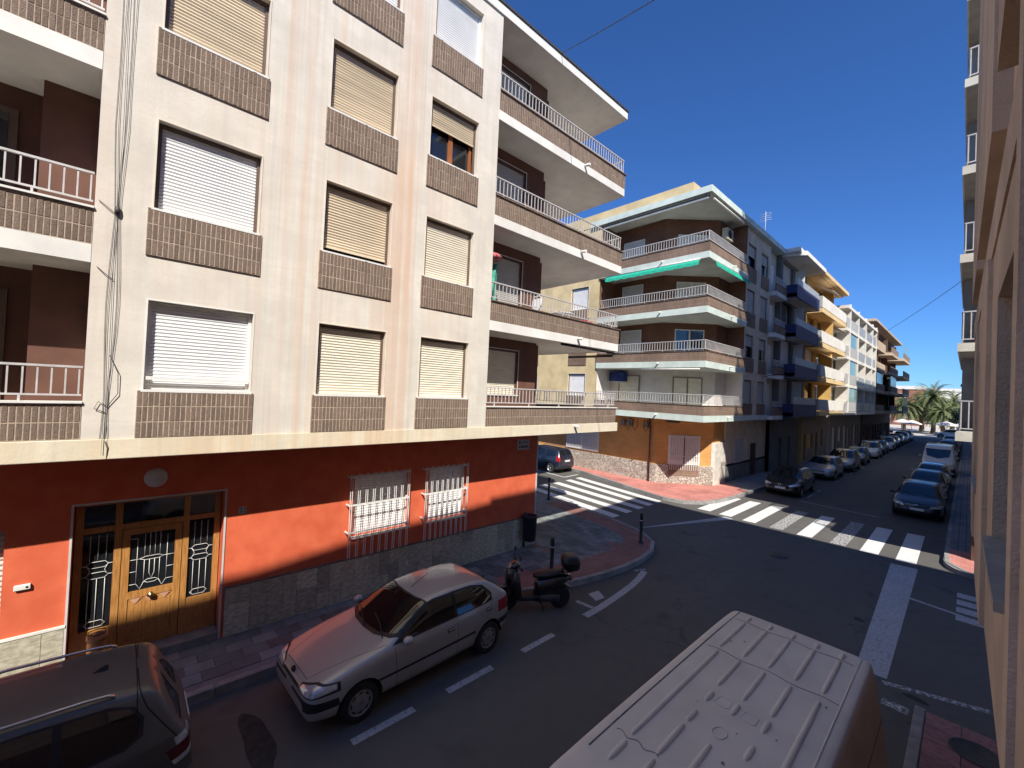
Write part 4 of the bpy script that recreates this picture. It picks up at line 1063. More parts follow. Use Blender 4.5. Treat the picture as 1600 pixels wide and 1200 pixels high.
# --- dark minivan
DGREY = mat_carpaint('paint_charcoal', (.115,.105,.096), .3, .5, .12); DGREY.node_tree.nodes['Principled BSDF'].inputs['Coat Weight'].default_value = .4
MVAN = dict(top=[(2.22,.55),(2.18,.74),(2.05,.84),(1.6,.98),(1.25,1.06),(.35,1.50),(0,1.58),(-.6,1.62),(-1.2,1.615),(-1.7,1.575),(-1.86,1.53),(-2.02,1.25),(-2.14,1.02),(-2.2,.92),(-2.24,.6)],
    belt=[(2.22,.52),(2.05,.78),(1.6,.90),(1.2,.98),(0,1.0),(-1.2,1.05),(-1.9,1.08),(-2.15,.96),(-2.24,.58)],
    w=[(2.22,.5),(2.15,.70),(1.95,.82),(1.4,.87),(0,.885),(-1.2,.885),(-1.75,.86),(-2.05,.79),(-2.17,.72),(-2.24,.60)],
    bot=[(2.22,.36),(2.1,.24),(0,.2),(-1.8,.24),(-2.15,.32),(-2.24,.42)], tumble=.36, wheels=(1.38,-1.37), wheel_r=.32, wheel_y=.865, tyre_w=.21, rim=RIMS, mats=PMATS,
    regions=[('trim','side',[(1.0,1.0),(.35,1.435),(.05,1.515),(-.9,1.53),(-1.46,1.505),(-1.68,1.44),(-1.76,1.32),(-1.76,1.16),(-1.62,1.085),(-.3,1.01)],SIDE),('side_glass_f','side',[(.95,1.03),(.35,1.40),(.05,1.49),(-.30,1.505),(-.30,1.03)],SIDE),('side_glass_r','side',[(-.38,1.03),(-.38,1.505),(-.9,1.51),(-1.06,1.50),(-1.06,1.06)],SIDE),('side_glass_q','side',[(-1.13,1.07),(-1.13,1.50),(-1.45,1.485),(-1.64,1.43),(-1.72,1.32),(-1.72,1.18),(-1.62,1.11)],SIDE),
        ('wind_screen','top',mirror([(1.18,0),(1.05,.6),(.85,.74),(.28,.62),(.36,0)]),FZ(1.0)),
        ('rear_glass','side',[(-1.885,1.53),(-2.10,1.06),(-2.5,1.06),(-2.5,1.53)],lambda c,n: c.z>1.05 and n.x<-.3 and abs(c.y)<.80),
        ('trim','side',[(-2.12,1.06),(-2.5,1.06),(-2.5,1.035),(-2.13,1.035)],lambda c,n: n.x<-.3),
        ('gap','top',strip((-1.70,-.7),(-1.70,.7),.012),FZ(1.3)),('gap','side',strip((-1.70,1.60),(-1.78,1.40),.012),lambda c,n: True),('gap','side',strip((-1.78,1.40),(-2.06,.98),.012),lambda c,n: abs(n.y)>.2),('gap','side',strip((-2.06,.98),(-2.10,.7),.012),lambda c,n: abs(n.y)>.2),
        ('gap','side',strip((-1.08,1.05),(-1.06,.3)),SIDE),('gap','side',strip((-.34,1.02),(-.34,.3)),SIDE),
        ('tailclear','side',[(-2.03,.98),(-2.3,.98),(-2.3,.90),(-2.06,.88)],lambda c,n: abs(c.y)>.52),('taild','side',[(-1.96,.88),(-2.3,.90),(-2.3,.76),(-2.02,.74)],lambda c,n: abs(c.y)>.52),('tailclear','side',[(-2.02,.74),(-2.3,.76),(-2.3,.70),(-2.05,.68)],lambda c,n: abs(c.y)>.52),
        ('head','front',[(.4,.68),(.8,.74),(.84,.86),(.5,.80)],FR(1.6)),('head','front',[(-.4,.68),(-.8,.74),(-.84,.86),(-.5,.80)],FR(1.6))],
    extras=[ex_mirror(.85,1.02,.84), ex_handles([(-.2,.9,.885),(-.98,.93,.885)]), ex_plate(-2.215,.80,True)])
def ex_roofrails(T, S, p):
    for s in (1,-1):
        m = MB(); P = [(-1.52,s*.575,1.565),(-1.46,s*.575,1.60),(-1.3,s*.58,1.615),(-.6,s*.588,1.632),(.05,s*.582,1.59),(.12,s*.58,1.55)]; m.tube(P, .017, CHROME, 6); m.build('roof_rail', T, local=True)
    m = MB(); m.rings([[(-1.30,-.03,1.605),(-1.30,.03,1.605),(-1.30,0,1.607)],[(-1.42,-.035,1.60),(-1.42,.035,1.60),(-1.42,0,1.66)],[(-1.45,-.02,1.59),(-1.45,.02,1.59),(-1.45,0,1.655)]], TRIM, smooth=False); m.build('roof_antenna', T, local=True)
    m = MB(); m.tube([(-2.10,0,1.04),(-2.06,-.12,1.17),(-2.02,-.2,1.28)], .012, TRIM, 5); m.build('wiper', T, local=True)
MVAN['extras'].append(ex_roofrails)
build_car('minivan_car', MVAN, (-6.84,-1.42,0), R(-90), 'dark grey people carrier with chrome roof rails in front of the wooden door', 'car', 'cars parked along the streets', DGREY, .06, 2, 2)
# --- generic hatchback / suv / estate bodies
def hatch_spec(L=4.25, W=1.77, H=1.47, wb=2.6, r=.31, nose=.95, fast=0.0, **k):
    f = L/2; h = H; w = W/2; b = h*.64
    top = [(f,.50),(f-.04,.68),(f-.15,.76),(f-.5,.86),(f-nose,.97),(f-nose-.75,h-.10),(f-nose-1.05,h-.02),(f-nose-1.6,h),(-f+.75,h-.05),(-f+.52,h-.11),(-f+.13,b+.02),(-f+.04,b-.06),(-f,.58)]
    belt = [(f,.48),(f-.15,.70),(f-.5,.80),(f-nose+.05,.90),(0,b-.02),(-f+.6,b+.02),(-f+.1,b-.06),(-f,.56)]
    wd = [(f,w*.62),(f-.06,w*.80),(f-.2,w*.91),(f-.6,w*.985),(0,w),(-f+.8,w*.99),(-f+.3,w*.94),(-f+.08,w*.86),(-f,w*.74)]
    bot = [(f,.34),(f-.1,.23),(0,.2),(-f+.3,.24),(-f+.06,.32),(-f,.42)]
    c0 = f-nose
    reg = [('trim','side',[(c0-.06,b-.0),(c0-.78,h-.145),(c0-1.1,h-.085),(-f+.95,h-.085),(-f+.62,h-.17),(-f+.40,b+.08),(-f+.5,b+.03)],SIDE),
        ('side_glass_f','side',[(c0-.20,b+.02),(c0-.80,h-.17),(c0-1.1,h-.115),(c0-1.36,h-.108),(c0-1.36,b+.03)],SIDE),('side_glass_r','side',[(c0-1.43,b+.03),(c0-1.43,h-.108),(-f+.98,h-.115),(-f+.68,h-.19),(-f+.48,b+.09),(-f+.56,b+.05)],SIDE),
        ('wind_screen','top',mirror([(c0-.05,0),(c0-.10,w*.5),(c0-.24,w*.82),(c0-.86,w*.66),(c0-.78,0)]),FZ(.95)),
        ('rear_glass','top',mirror([(-f+.50,0),(-f+.54,w*.6),(-f+.26,w*.72),(-f+.20,0)]),lambda c,n: c.z>b and n.z>.15 and c.x<-f+.8),
        ('head','front',[(w*.48,.60),(w*.95,.66),(w*1.0,.78),(w*.8,.76),(w*.52,.69)],FR(f-.6)),('head','front',[(-w*.48,.60),(-w*.95,.66),(-w*1.0,.78),(-w*.8,.76),(-w*.52,.69)],FR(f-.6)),
        ('tail','front',[(w*.6,b-.30),(w*1.0,b-.30),(w*1.0,b-.06),(w*.66,b-.06)],RR(-f+.35)),('tail','front',[(-w*.6,b-.30),(-w*1.0,b-.30),(-w*1.0,b-.06),(-w*.66,b-.06)],RR(-f+.35)),
        ('grille','front',[(-w*.45,.28),(w*.45,.28),(w*.5,.42),(-w*.5,.42)],FR(f-.3)),('grille','front',[(-w*.42,.575),(w*.42,.575),(w*.44,.63),(-w*.44,.63)],FR(f-.3)),
        ('gap','top',strip((f-.22,w*.5),(c0+.02,w*.86)),FZ(.6)),('gap','top',strip((f-.22,-w*.5),(c0+.02,-w*.86)),FZ(.6)),
        ('gap','side',strip((c0-.10,b-.05),(c0-.14,.28)),SIDE),('gap','side',strip((c0-1.4,b),(c0-1.42,.28)),SIDE),('gap','side',strip((-f+.42,b+.05),(-f+.78,.55)),SIDE)]
    wf = f-.86; wrr = wf-wb
    S = dict(top=top, belt=belt, w=wd, bot=bot, tumble=.42, wheels=(wf,wrr), wheel_r=r, wheel_y=w-.03, tyre_w=.2, mats=PMATS, regions=reg,
        extras=[ex_mirror(c0-.28,b-.02,w-.04), ex_handles([(c0-1.2,b-.12,w-.003),(-f+.95,b-.10,w-.012)]), ex_plate(f-.01,.50), ex_plate(-f+.03,.72,True)])
    S.update(k); return S
def ex_chevron(f):
    def g_(T, S, p):
        for k, z in enumerate((.655,.70)):
            m = MB(); P = [(f-.16,-.74,z+.075),(f-.06,-.45,z+.005),(f+.004,-.16,z-.015),(f+.012,-.09,z-.012),(f+.014,0,z+.028),(f+.012,.09,z-.012),(f+.004,.16,z-.015),(f-.06,.45,z+.005),(f-.16,.74,z+.075)]
            m.tube(P, .011, CHROME, 5); m.build('chrome_chevron_bar', T, local=True)
    return g_
def ex_ring(f, z):
    def g_(T, S, p):
        m = MB(); m.tube([(f,.068*math.cos(a),z+.068*math.sin(a)) for a in [2*math.pi*i/16 for i in range(17)]], .009, CHROME, 5, cap=False)
        for P in ([(-.035,.055),(-.0,-.0),(.035,.055)],[(-.055,.03),(-.03,-.05),(0,.0),(.03,-.05),(.055,.03)]): m.tube([(f+.002,a,z+b) for a, b in P], .007, CHROME, 5)
        m.build('emblem', T, local=True)
    return g_
NIGHT = mat_carpaint('paint_midnight_blue', (.006,.009,.013), .1, .4, .02); NIGHT.node_tree.nodes['Principled BSDF'].inputs['Coat Weight'].default_value = .45; BLACKP = mat_carpaint('paint_black', (.008,.008,.010), .1, .3, .03); NAVY = mat_carpaint('paint_navy', (.012,.018,.036), .2, .35, .06)
GREYM = mat_carpaint('paint_grey', (.20,.20,.205), .5, .38, .06); LGREY = mat_carpaint('paint_light_grey', (.40,.40,.40), .5, .38, .08); WHITEP = mat_carpaint('paint_white', (.66,.66,.65), 0, .4, .05); DKG = mat_carpaint('paint_dark_grey', (.06,.062,.066), .4, .38, .05)
sC = hatch_spec(4.32,1.79,1.49,2.61,.32,1.0); sC['extras'].append(ex_chevron(sC['top'][0][0])); sC['extras'].append(ex_wipers([[(1.12,.5,.98),(.95,.25,1.07),(.86,-.1,1.12)],[(1.14,-.1,.985),(1.0,-.35,1.05),(.92,-.6,1.06)]]))
build_car('hatchback_car', sC, (-1.58,29.2,0), R(-90), 'midnight blue hatchback with twin chevron grille facing the zebra crossing', 'car', 'cars parked along the streets', NIGHT, .06, 2, 2)
sV = hatch_spec(4.05,1.75,1.45,2.55,.31,.92); sV['extras'].append(ex_ring(sV['top'][0][0]+.0,.64))
build_car('hatchback_car', sV, (-6.95,28.6,0), R(-90), 'black hatchback with round grille emblem first in the left row past the zebra', 'car', 'cars parked along the streets', BLACKP, .06, 2, 2)
# dark estate on the side street, tail towards the crossing
def estate_spec():
    S = hatch_spec(4.5,1.76,1.55,2.9,.31,1.0)
    f = 2.25; h = 1.55; w = .88; b = .98
    S['top'] = [(f,.50),(f-.04,.70),(f-.15,.78),(f-.5,.90),(f-1.0,1.0),(f-1.75,h-.10),(f-2.05,h-.02),(0,h),(-f+.45,h-.03),(-f+.30,h-.08),(-f+.08,1.05),(-f+.02,.92),(-f,.58)]
    S['regions'] = [r_ for r_ in S['regions'] if r_[0] not in ('rear_glass','tail','side_glass_r','trim')]+[('side_glass_r','side',[(-.2,1.02),(-.2,h-.11),(-.95,h-.12),(-1.0,1.03)],SIDE),('side_glass_q','side',[(-1.08,1.03),(-1.04,h-.12),(-1.7,h-.15),(-1.86,1.2),(-1.8,1.06)],SIDE),
        ('rear_glass','side',[(-f+.29,h-.10),(-f+.10,1.10),(-3,1.10),(-3,h-.10)],lambda c,n: n.x<-.3 and abs(c.y)<.74),('tail','side',[(-f+.32,1.12),(-3,1.12),(-3,.78),(-f+.26,.78)],lambda c,n: abs(c.y)>.60)]
    S['extras'] = [ex_mirror(.95,.98,.84), ex_handles([(.0,.88,.878),(-.9,.9,.875)]), ex_plate(f-.01,.5), ex_plate(-f+.015,.80,True)]
    def rails(T, S_, p):
        for s in (1,-1): m = MB(); m.tube([(-1.7,s*.60,h-.02),(-1.5,s*.61,h+.035),(.2,s*.62,h+.035),(.4,s*.61,h-.03)], .016, CHROME, 6); m.build('roof_rail', T, local=True)
        m = MB(); m.rings([[(-f-.005-.01*k,-.04,.95),(-f-.005-.01*k,0,.91),(-f-.005-.01*k,.04,.95),(-f-.005-.01*k,0,.99)] for k in (0,1)], CHROME, smooth=False); m.build('emblem', T, local=True)
    S['extras'].append(rails); return S
build_car('estate_car', estate_spec(), (-19.55,21.05,0), R(180), 'navy estate car parked on the sunlit side street', 'car', 'cars parked along the streets', NAVY, .07, 2, 2)
# rows of parked cars down the street: one of each kind, then copies
GRP = 'cars parked along the streets'
far_h = build_car('hatchback_car', hatch_spec(4.2,1.76,1.48,2.55,.31,.95), (-6.95,37.1,0), R(-90), 'silver grey low hatchback second in the left row, behind the black hatchback', 'car', GRP, LGREY, .10, 1, 1)
far_s = build_car('suv_car', hatch_spec(4.35,1.82,1.64,2.6,.35,1.0), (-6.85,43.1,0), R(-90), 'grey sport utility car third in the left row', 'car', GRP, GREYM, .10, 1, 1)
rr_ = R(-90)
for (src, old, x, y, pt, lab) in [(far_h,LGREY,-6.95,49.2,DKG,'dark grey hatchback fourth in the left row'),(far_s,GREYM,-6.9,56.4,WHITEP,'white car fifth in the left row below the white facade'),(far_h,LGREY,-6.95,62.2,NAVY,'dark blue hatchback sixth in the left row'),(far_s,GREYM,-6.9,68.4,WHITEP,'white sport utility car seventh in the left row'),
        (far_h,LGREY,-6.95,74.4,GREYM,'grey hatchback eighth in the left row'),(far_h,LGREY,-6.95,80.4,BLACKP,'black hatchback ninth in the left row'),(far_s,GREYM,-6.9,86.2,LGREY,'light grey car tenth in the left row'),(far_s,GREYM,-6.9,92.4,BLACKP,'black car at the far end of the left row'),
        (far_h,LGREY,-1.62,35.4,NIGHT,'dark blue hatchback directly behind the chevron-grille car on the right'),(far_h,LGREY,-1.62,40.6,LGREY,'silver hatchback third in the right row, before the white van'),(far_h,LGREY,-1.6,64,GREYM,'grey car just past the white van on the right'),(far_s,GREYM,-1.6,70.5,NIGHT,'dark blue sport utility car beyond the white van on the right'),(far_h,LGREY,-1.6,77,LGREY,'silver car near the far end of the right row'),(far_s,GREYM,-1.6,84,DKG,'dark car last in the right row')]:
    copy_car(src, (x,y,0), rr_, lab, pt, GRP, old)
# --- white vans
VANW = mat_carpaint('paint_van_white', (.74,.665,.545), 0, .6, .25); VANW.node_tree.nodes['Principled BSDF'].inputs['Coat Weight'].default_value = .12
VS = dict(top=[(2.4,.6),(2.36,.85),(2.2,.98),(1.75,1.18),(1.62,1.25),(.92,2.05),(.72,2.22),(.5,2.27),(0,2.295),(-1.6,2.30),(-2.25,2.29),(-2.36,2.275),(-2.40,2.18),(-2.42,1.2),(-2.44,.6)],
    belt=[(2.4,.55),(2.2,.90),(1.7,1.10),(1.2,1.2),(0,1.2),(-2.2,1.2),(-2.38,1.15),(-2.44,.55)],
    w=[(2.4,.58),(2.3,.78),(2.0,.88),(1.4,.94),(0,.95),(-2.0,.95),(-2.32,.94),(-2.41,.90),(-2.44,.84)],
    bot=[(2.4,.4),(2.2,.28),(0,.26),(-2.3,.3),(-2.44,.4)], tumble=.14, edge=(.045,.06), wheels=(1.55,-1.35), wheel_r=.33, wheel_y=.92, tyre_w=.2, mats=PMATS, rim=RIMD,
    regions=[('wind_screen','top',mirror([(1.56,0),(1.40,.62),(.95,.72),(.98,0)]),FZ(1.2)),('side_glass_f','side',[(1.30,1.28),(.80,1.92),(.30,1.95),(.30,1.28)],SIDE),
        ('head','front',[(.45,.78),(.82,.86),(.84,1.02),(.5,.92)],FR(1.7)),('head','front',[(-.45,.78),(-.82,.86),(-.84,1.02),(-.5,.92)],FR(1.7)),('grille','front',[(-.4,.78),(.4,.78),(.42,.92),(-.42,.92)],FR(2.0)),('bumper','side',[(2.6,.4),(2.6,.62),(1.95,.62),(1.95,.4)],lambda c,n: True),
        ('gap','side',strip((.24,2.0),(.24,.4),.012),SIDE),('gap','side',strip((-2.3,1.75),(1.0,1.75),.014),SIDE)],
    extras=[ex_mirror(1.15,1.35,.92), ex_plate(2.39,.55)])
def ex_roofribs(T, S, paint):
    # ribs measured along the roof: local x = 3.9 - world y, local y = world x + 1.40
    cy, cx = 3.9, -1.40; q = MB()
    def rib(X, Y0, Y1, wd=.026, hh=.018):
        x0, x1, yl = cy-Y0, cy-Y1, X-cx
        a, b = min(x0,x1), max(x0,x1); rg = []
        zt = lambda x, y: interp(S['top'], x)-.010*(abs(y)/.66)**3
        n = 5
        for k in range(-2, 9):
            t = k/6
            t = max(-.0, min(1.0, t)); x = a+(b-a)*t
            sc = 1 if 0 < k < 6 else (.75 if k in (0,6) else .3)
            xx = x + (-.018 if k == -1 else -.026 if k == -2 else .018 if k == 7 else .026 if k == 8 else 0)
            rg.append([(xx, yl+wd*sc*math.cos(c), zt(xx,yl)-.004+(hh+.004)*(1 if 0 <= k <= 6 else .5 if k in (-1,7) else .05)*max(0,math.sin(c))) for c in [math.pi*i/6 for i in range(7)]])
        q.rings(rg, paint, close=False, cap=False)
    Xs = (-1.88,-1.635,-1.39,-1.15,-.915)
    for X in Xs: rib(X, 6.02, 6.13); rib(X, 5.16, 5.90)
    rib(-1.86,3.27,5.02); rib(-.91,3.0,4.95); rib(-1.63,4.45,5.01); rib(-1.39,4.42,5.0); rib(-1.15,4.41,4.98)
    for X in (-1.62,-1.39,-1.14): rib(X,4.14,4.29)
    rib(-1.62,3.77,3.92); rib(-1.14,3.73,3.89); rib(-1.62,3.25,3.67); rib(-1.38,2.9,3.63); rib(-1.85,2.92,3.14); rib(-1.61,2.5,3.15); rib(-1.15,2.9,3.55)
    q.build('roof_ribs', T, local=True)
    z = lambda x, y: interp(S['top'], x)-.010*(abs(y)/.66)**3
    SE = mk('seam_dirt', (.20,.17,.15), .8, .3, 20, obj=True)
    for Y, y0, y1 in ((5.95,-.60,.60),(5.06,-.58,.62),(3.21,-.58,-.20)): s = MB(); s.tube([(cy-Y-.02*math.sin(i*1.3), y0+(y1-y0)*i/12, z(cy-Y,y0+(y1-y0)*i/12)+.000) for i in range(13)], .0035, SE, 4); s.build('roof_seam', T, local=True)
    e = MB()
    for sgn in (-1,1): e.tube([(cy-Y, sgn*.635, z(cy-Y,.635)-.004) for Y in (6.2,5.5,4.5,3.5,2.9)], .009, SE if sgn < 0 else paint, 5)
    e.build('roof_gutter', T, local=True)
    d = MB(); P = []
    for i in range(21):
        a = 2*math.pi*i/20; xx, yy = cy-3.83+.075*math.cos(a), .02+.055*math.sin(a); P.append((xx, yy, z(xx,yy)+.001))
    d.tube(P, .005, paint, 5, cap=False)
    for cyy, cxx in ((4.23,-1.5),(4.21,-1.27)):
        P = [(cy-cyy+a, cxx-cx+b, z(cy-cyy+a,cxx-cx+b)) for a, b in ((-.07,-.05),(.05,-.06),(.07,-.04),(.07,.04),(.05,.06),(-.05,.06),(-.07,.05),(-.07,-.05))]; d.tube(P, .0035, paint, 4, cap=False)
    d.build('roof_plugs', T, local=True)
    k = MB(); rq = random.Random(4)
    for i in range(20):
        xx, yy = rq.uniform(-2.2,1.0), rq.uniform(-.55,.55); r_ = rq.choice((.004,.006,.007,.012)); k.face([(xx+r_*1.4*math.cos(a)*rq.uniform(.7,1.2), yy+r_*math.sin(a)*rq.uniform(.7,1.2), z(xx,yy)+.003) for a in [2*math.pi*j/7 for j in range(7)]], SE)
    k.build('grime_spots', T, local=True, kind='stuff')
VSN = dict(VS); SH_ = lambda L: [(x+.8 if x > .3 else x, z) for x, z in L]
for k_ in ('top','belt','w','bot'): VSN[k_] = SH_(VS[k_])
VSN['wheels'] = (2.35,-1.35); VSN['regions'] = [(r_[0], r_[1], SH_(r_[2]) if r_[1] != 'front' else r_[2], *((lambda c, n: c.x > 2.6) if r_[1] == 'front' else q_ for q_ in r_[3:])) for r_ in VS['regions']]
VSN['extras'] = [ex_mirror(1.95,1.35,.92), ex_plate(3.19,.55), ex_roofribs]
build_car('panel_van', VSN, (-1.40,3.9,0), R(-90), 'dusty white panel van with ribbed roof right below the camera', 'van', None, VANW, .05, 2, 2)
VS2 = dict(VS); VS2['extras'] = VS['extras']
VANW2 = mat_carpaint('paint_van_white_far', (.66,.65,.63), 0, .45, .08)
build_car('panel_van', VS2, (-1.62,48.8,0), R(-90), 'white van parked far down the right side of the street', 'van', None, VANW2, .10, 1, 1)
# ------------------------------------------------------------------ second corner building (brown brick balconies, orange base)
MINT = mk('mint_band_paint', (.62,.70,.63), .8, .08, 2, .1, 40, dirt=.12); YELW = mk('pale_yellow_render', (.66,.52,.29), .9, .12, 1.2, .2, 30, dirt=.15); ORANGE = mat_tiles('orange_facing', (.55,.28,.085), (.60,.32,.11), (.46,.24,.09), .30, .12, ('xy',2), .006, bump=.2, dirt=.12)
BRWALL = mat_tiles('brown_brick_wall', (.17,.075,.045), (.22,.10,.06), (.16,.09,.06), .24, .075, ('xy',2), .008); BRBAND = mat_tiles('upright_brick_band', (.19,.125,.09), (.25,.165,.12), (.36,.27,.20), .067, .238, ('xy',2), .007, offset=0)
BEIGE = mk('beige_render', (.68,.565,.43), .9, .1, 1.5, .15, 30, dirt=.12); RUBBLE = mat_stone('rubble_facing', (.36,.31,.25), (.56,.51,.44), (.20,.17,.14), 6.5); PALEW = mk('pale_render', (.74,.665,.605), .85, .06, 2, dirt=.08); GREENAW = mk('green_awning', (.02,.42,.27), .7, .15, 6); STONEP = mk('pale_stone_pillar', (.60,.56,.49), .85, .15, 4, .4, 30); BLUEC = mk('blue_tarp', (.012,.035,.20), .5, .3, 9, .6, 14)
FRAMEB = mk('frame_bronze', (.22,.16,.12), .5, .1, 6)
GREYDOOR = mk('shutter_light_grey', (.55,.53,.50), .6, .06, 3)
BB = thing('apartment_building', (-14,28,0), 'corner block with brown brick balconies, mint bands and orange ground floor', 'building')
def poly_rail(parent, P, z0, h, step=.15, r=.011, name='railing', kind='stuff'):
    """railing following a plan polyline"""
    m = MB(); st = MB()
    for a, b in zip(P, P[1:]):
        a, b = Vector(a), Vector(b); d = (b-a); L_ = d.length; t = d/L_; n = Vector((-t.y, t.x))
        def bar(za, zb, hw):
            q = [a+n*hw, b+n*hw, b-n*hw, a-n*hw]; m.prism([tuple(v) for v in q], za, zb, RAIL)
        bar(z0+h-.035, z0+h, .022); bar(z0+.07, z0+.10, .014)
        k = max(1, int(L_/step))
        for i in range(k+1):
            p = a+d*((i+.15)/(k+.3)); st.box(p.x-r, p.x+r, p.y-r, p.y+r, z0+.10, z0+h-.035, RAIL)
            if i % 8 == 4: m.box(p.x-.012, p.x+.012, p.y-.012, p.y+.012, z0, z0+.07, RAIL)
    rl = m.build(name, parent); st.build('balusters', rl, kind=kind); return rl
XB, YB = -9.05, 21.5
OUT = [(-15.75,YB),(XB,YB),(XB,27.05)]
INN = [(-15.75,23.15),(-12.35,23.15),(-10.1,25.4),(-10.1,27.05)]
ZB = [3.94+2.79*i for i in range(4)]
gfl = MB()
def wallseg(mb, a, b, z0, z1, mat): mb.face([(*a,z0),(*b,z0),(*b,z1),(*a,z1)], mat)
# ground floor
GP = [(-40,23.1),(-12.4,23.1),(-10.05,25.35),(-10.05,26.9),(-9.95,26.9),(-9.95,35.0)]
for a, b in zip(GP, GP[1:]): wallseg(gfl, a, b, 1.22, 3.94, ORANGE if a[1] < 26.5 else BEIGE)
gfl.build('ground_floor_wall', BB)
pl = MB(); PO = [(-40,23.06),(-12.38,23.06),(-10.0,25.33),(-10.0,26.88)]
for a, b in zip(PO, PO[1:]): wallseg(pl, a, b, .1, 1.22, RUBBLE)
for a, b, c, d in zip(PO, PO[1:], GP, GP[1:]): pl.face([(*a,1.22),(*b,1.22),(*d,1.22),(*c,1.22)], WHITE)
wallseg(pl, (-9.93,26.9), (-9.93,35), .1, 1.1, mk('grey_plinth', (.18,.175,.17), .8, .2, 4))
pl.build('stone_plinth', BB)
cp = MB(); cp.prism([(-10.12,25.25),(-9.94,25.38),(-9.92,26.95),(-10.12,26.95)], .1, 2.6, STONEP); bevel(cp.build('corner_pillar', BB), .03)
# slabs and balconies
for i, z in enumerate(ZB):
    s = MB(); s.prism([(-15.75,YB),(XB,YB),(XB,27.05),(-10.6,27.05),(-10.6,30),(-15.75,30)], z, z+.33, MINT); sl_ = s.build('balcony_slab', BB)
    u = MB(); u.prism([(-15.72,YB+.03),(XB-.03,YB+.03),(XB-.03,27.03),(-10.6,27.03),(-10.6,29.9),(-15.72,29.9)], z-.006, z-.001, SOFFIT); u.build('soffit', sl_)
    b = MB()
    for k_, (a, c) in enumerate(zip(OUT, OUT[1:])):
        a, c = Vector(a), Vector(c); t = (c-a).normalized(); n = Vector((t.y, -t.x)); a = a+t*.111*k_; q = [a, c, c-n*.11, a-n*.11]
        b.prism([tuple(v) for v in q], z+.331, z+.83, BRBAND)
    b.build('parapet', BB)
    cpn = MB()
    for (a, c) in zip(OUT, OUT[1:]):
        a, c = Vector(a), Vector(c); t = (c-a).normalized(); n = Vector((t.y, -t.x)); e = t*.03
        cpn.prism([tuple(v) for v in (a+n*.03, c+n*.03+e, c-n*.13+e, a-n*.13)], z+.831+(.002 if a.y != c.y else 0), z+.855+(.002 if a.y != c.y else 0), mk('coping_brown', (.17,.115,.085), .8, .2, 8))
    cpn.build('coping', BB)
    poly_rail(BB, [(-15.7,YB+.06),(XB-.06,YB+.06),(XB-.06,27.0)], z+.86, .55)
    sp = MB(); sp.tube([(-11.6,YB+.05,z+.24),(-11.6,YB-.22,z+.22)], .04, WHITE, 8); sp.tube([(XB-.05,24.6,z+.24),(XB+.2,24.6,z+.22)], .04, WHITE, 8); sp.build('rain_spout', BB)
    w_ = MB(); zt = ZB[i+1] if i < 3 else 15.62
    wm = PALEW if i == 0 else BRWALL
    for a, c in zip(INN, INN[1:]): wallseg(w_, a, c, z+.33, zt, wm)
    wallseg(w_, (-15.75,YB+.12), (-15.75,23.15), z+.33, zt, wm); wallseg(w_, (-10.1,27.05), (XB-.12,27.05), z+.33, zt, wm)
    w_.build('recess_wall', BB)
    shutter_window(BB, 23.15, 'y', -1, -15.1, -13.65, z+.34, z+2.45, GREYDOOR if i else SH_CREAM, -.02, sill=False, lip=False, pitch=.08, frame=FRAMEW, guide=FRAMEW if i else FRAMEB)
    # door on the chamfered wall
    a, c = Vector((-12.35,23.15)), Vector((-10.1,25.4)); t = (c-a).normalized(); n = Vector((t.y,-t.x)); p0, p1 = a+t*.75+n*.012, a+t*2.45+n*.012
    d = MB(); dm_ = GLASS if i == 1 else SH_CREAM if i == 0 else GREYDOOR; fm_ = FRAMEB if i == 0 else FRAMEW
    d.face([(*p0,z+.34),(*p1,z+.34),(*p1,z+2.42),(*p0,z+2.42)], dm_)
    def fb(pa, pb, za, zb): d.prism([tuple(v) for v in (pa, pb, pb+n*.03, pa+n*.03)], za, zb, fm_)
    fb(p0, p0+t*.06, z+.34, z+2.42); fb(p1-t*.06, p1, z+.34, z+2.42); fb(p0+t*.061, p1-t*.061, z+2.36, z+2.419); pm2 = (p0+p1)/2; fb(pm2-t*.04, pm2+t*.04, z+.34, z+2.359)
    d.build('balcony_door', BB)
# roof
rf = MB(); rf.prism([(-16.5,YB-.05),(XB+.03,YB-.05),(XB+.03,34.2),(-30,34.2),(-30,22.2),(-16.5,22.2)], 15.66, 15.99, MINT, SOFFIT); rfo = rf.build('roof', BB)
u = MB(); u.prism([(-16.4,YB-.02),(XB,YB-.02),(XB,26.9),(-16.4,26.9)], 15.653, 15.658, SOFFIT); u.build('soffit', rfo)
pp = MB(); pp.prism([(-40,22.15),(-10.3,22.15),(-10.3,33),(-40,33)], 15.995, 16.8, YELW); pp.build('roof_parapet', rfo)
# yellow side facade on the cross street
yh = []
for i in range(4):
    for x in (-18.0,-22.2,-26.5): yh.append((x, x+1.4, 5.0+2.79*i, 6.4+2.79*i))
yw = MB(); wall_holes(yw, YB+.1, 'y', -1, -40, -15.76, 3.94, 15.66, yh, .15, YELW); yw.box(-40, -15.76, YB+.3, 30, 3.95, 15.6, DARKIN); yw.build('side_wall', BB)
for k, h in enumerate(yh):
    shutter_window(BB, YB+.1, 'y', -1, *h, SH_WHITE if k % 3 == 0 else SH_GREY, .12, frame=FRAMEW, sl=True, pitch=.07)
    bx('brick_panel', BB, h[0]-.02, h[1]+.02, YB+.06, YB+.099, h[2]-.85, h[2]-.06, BRBAND)
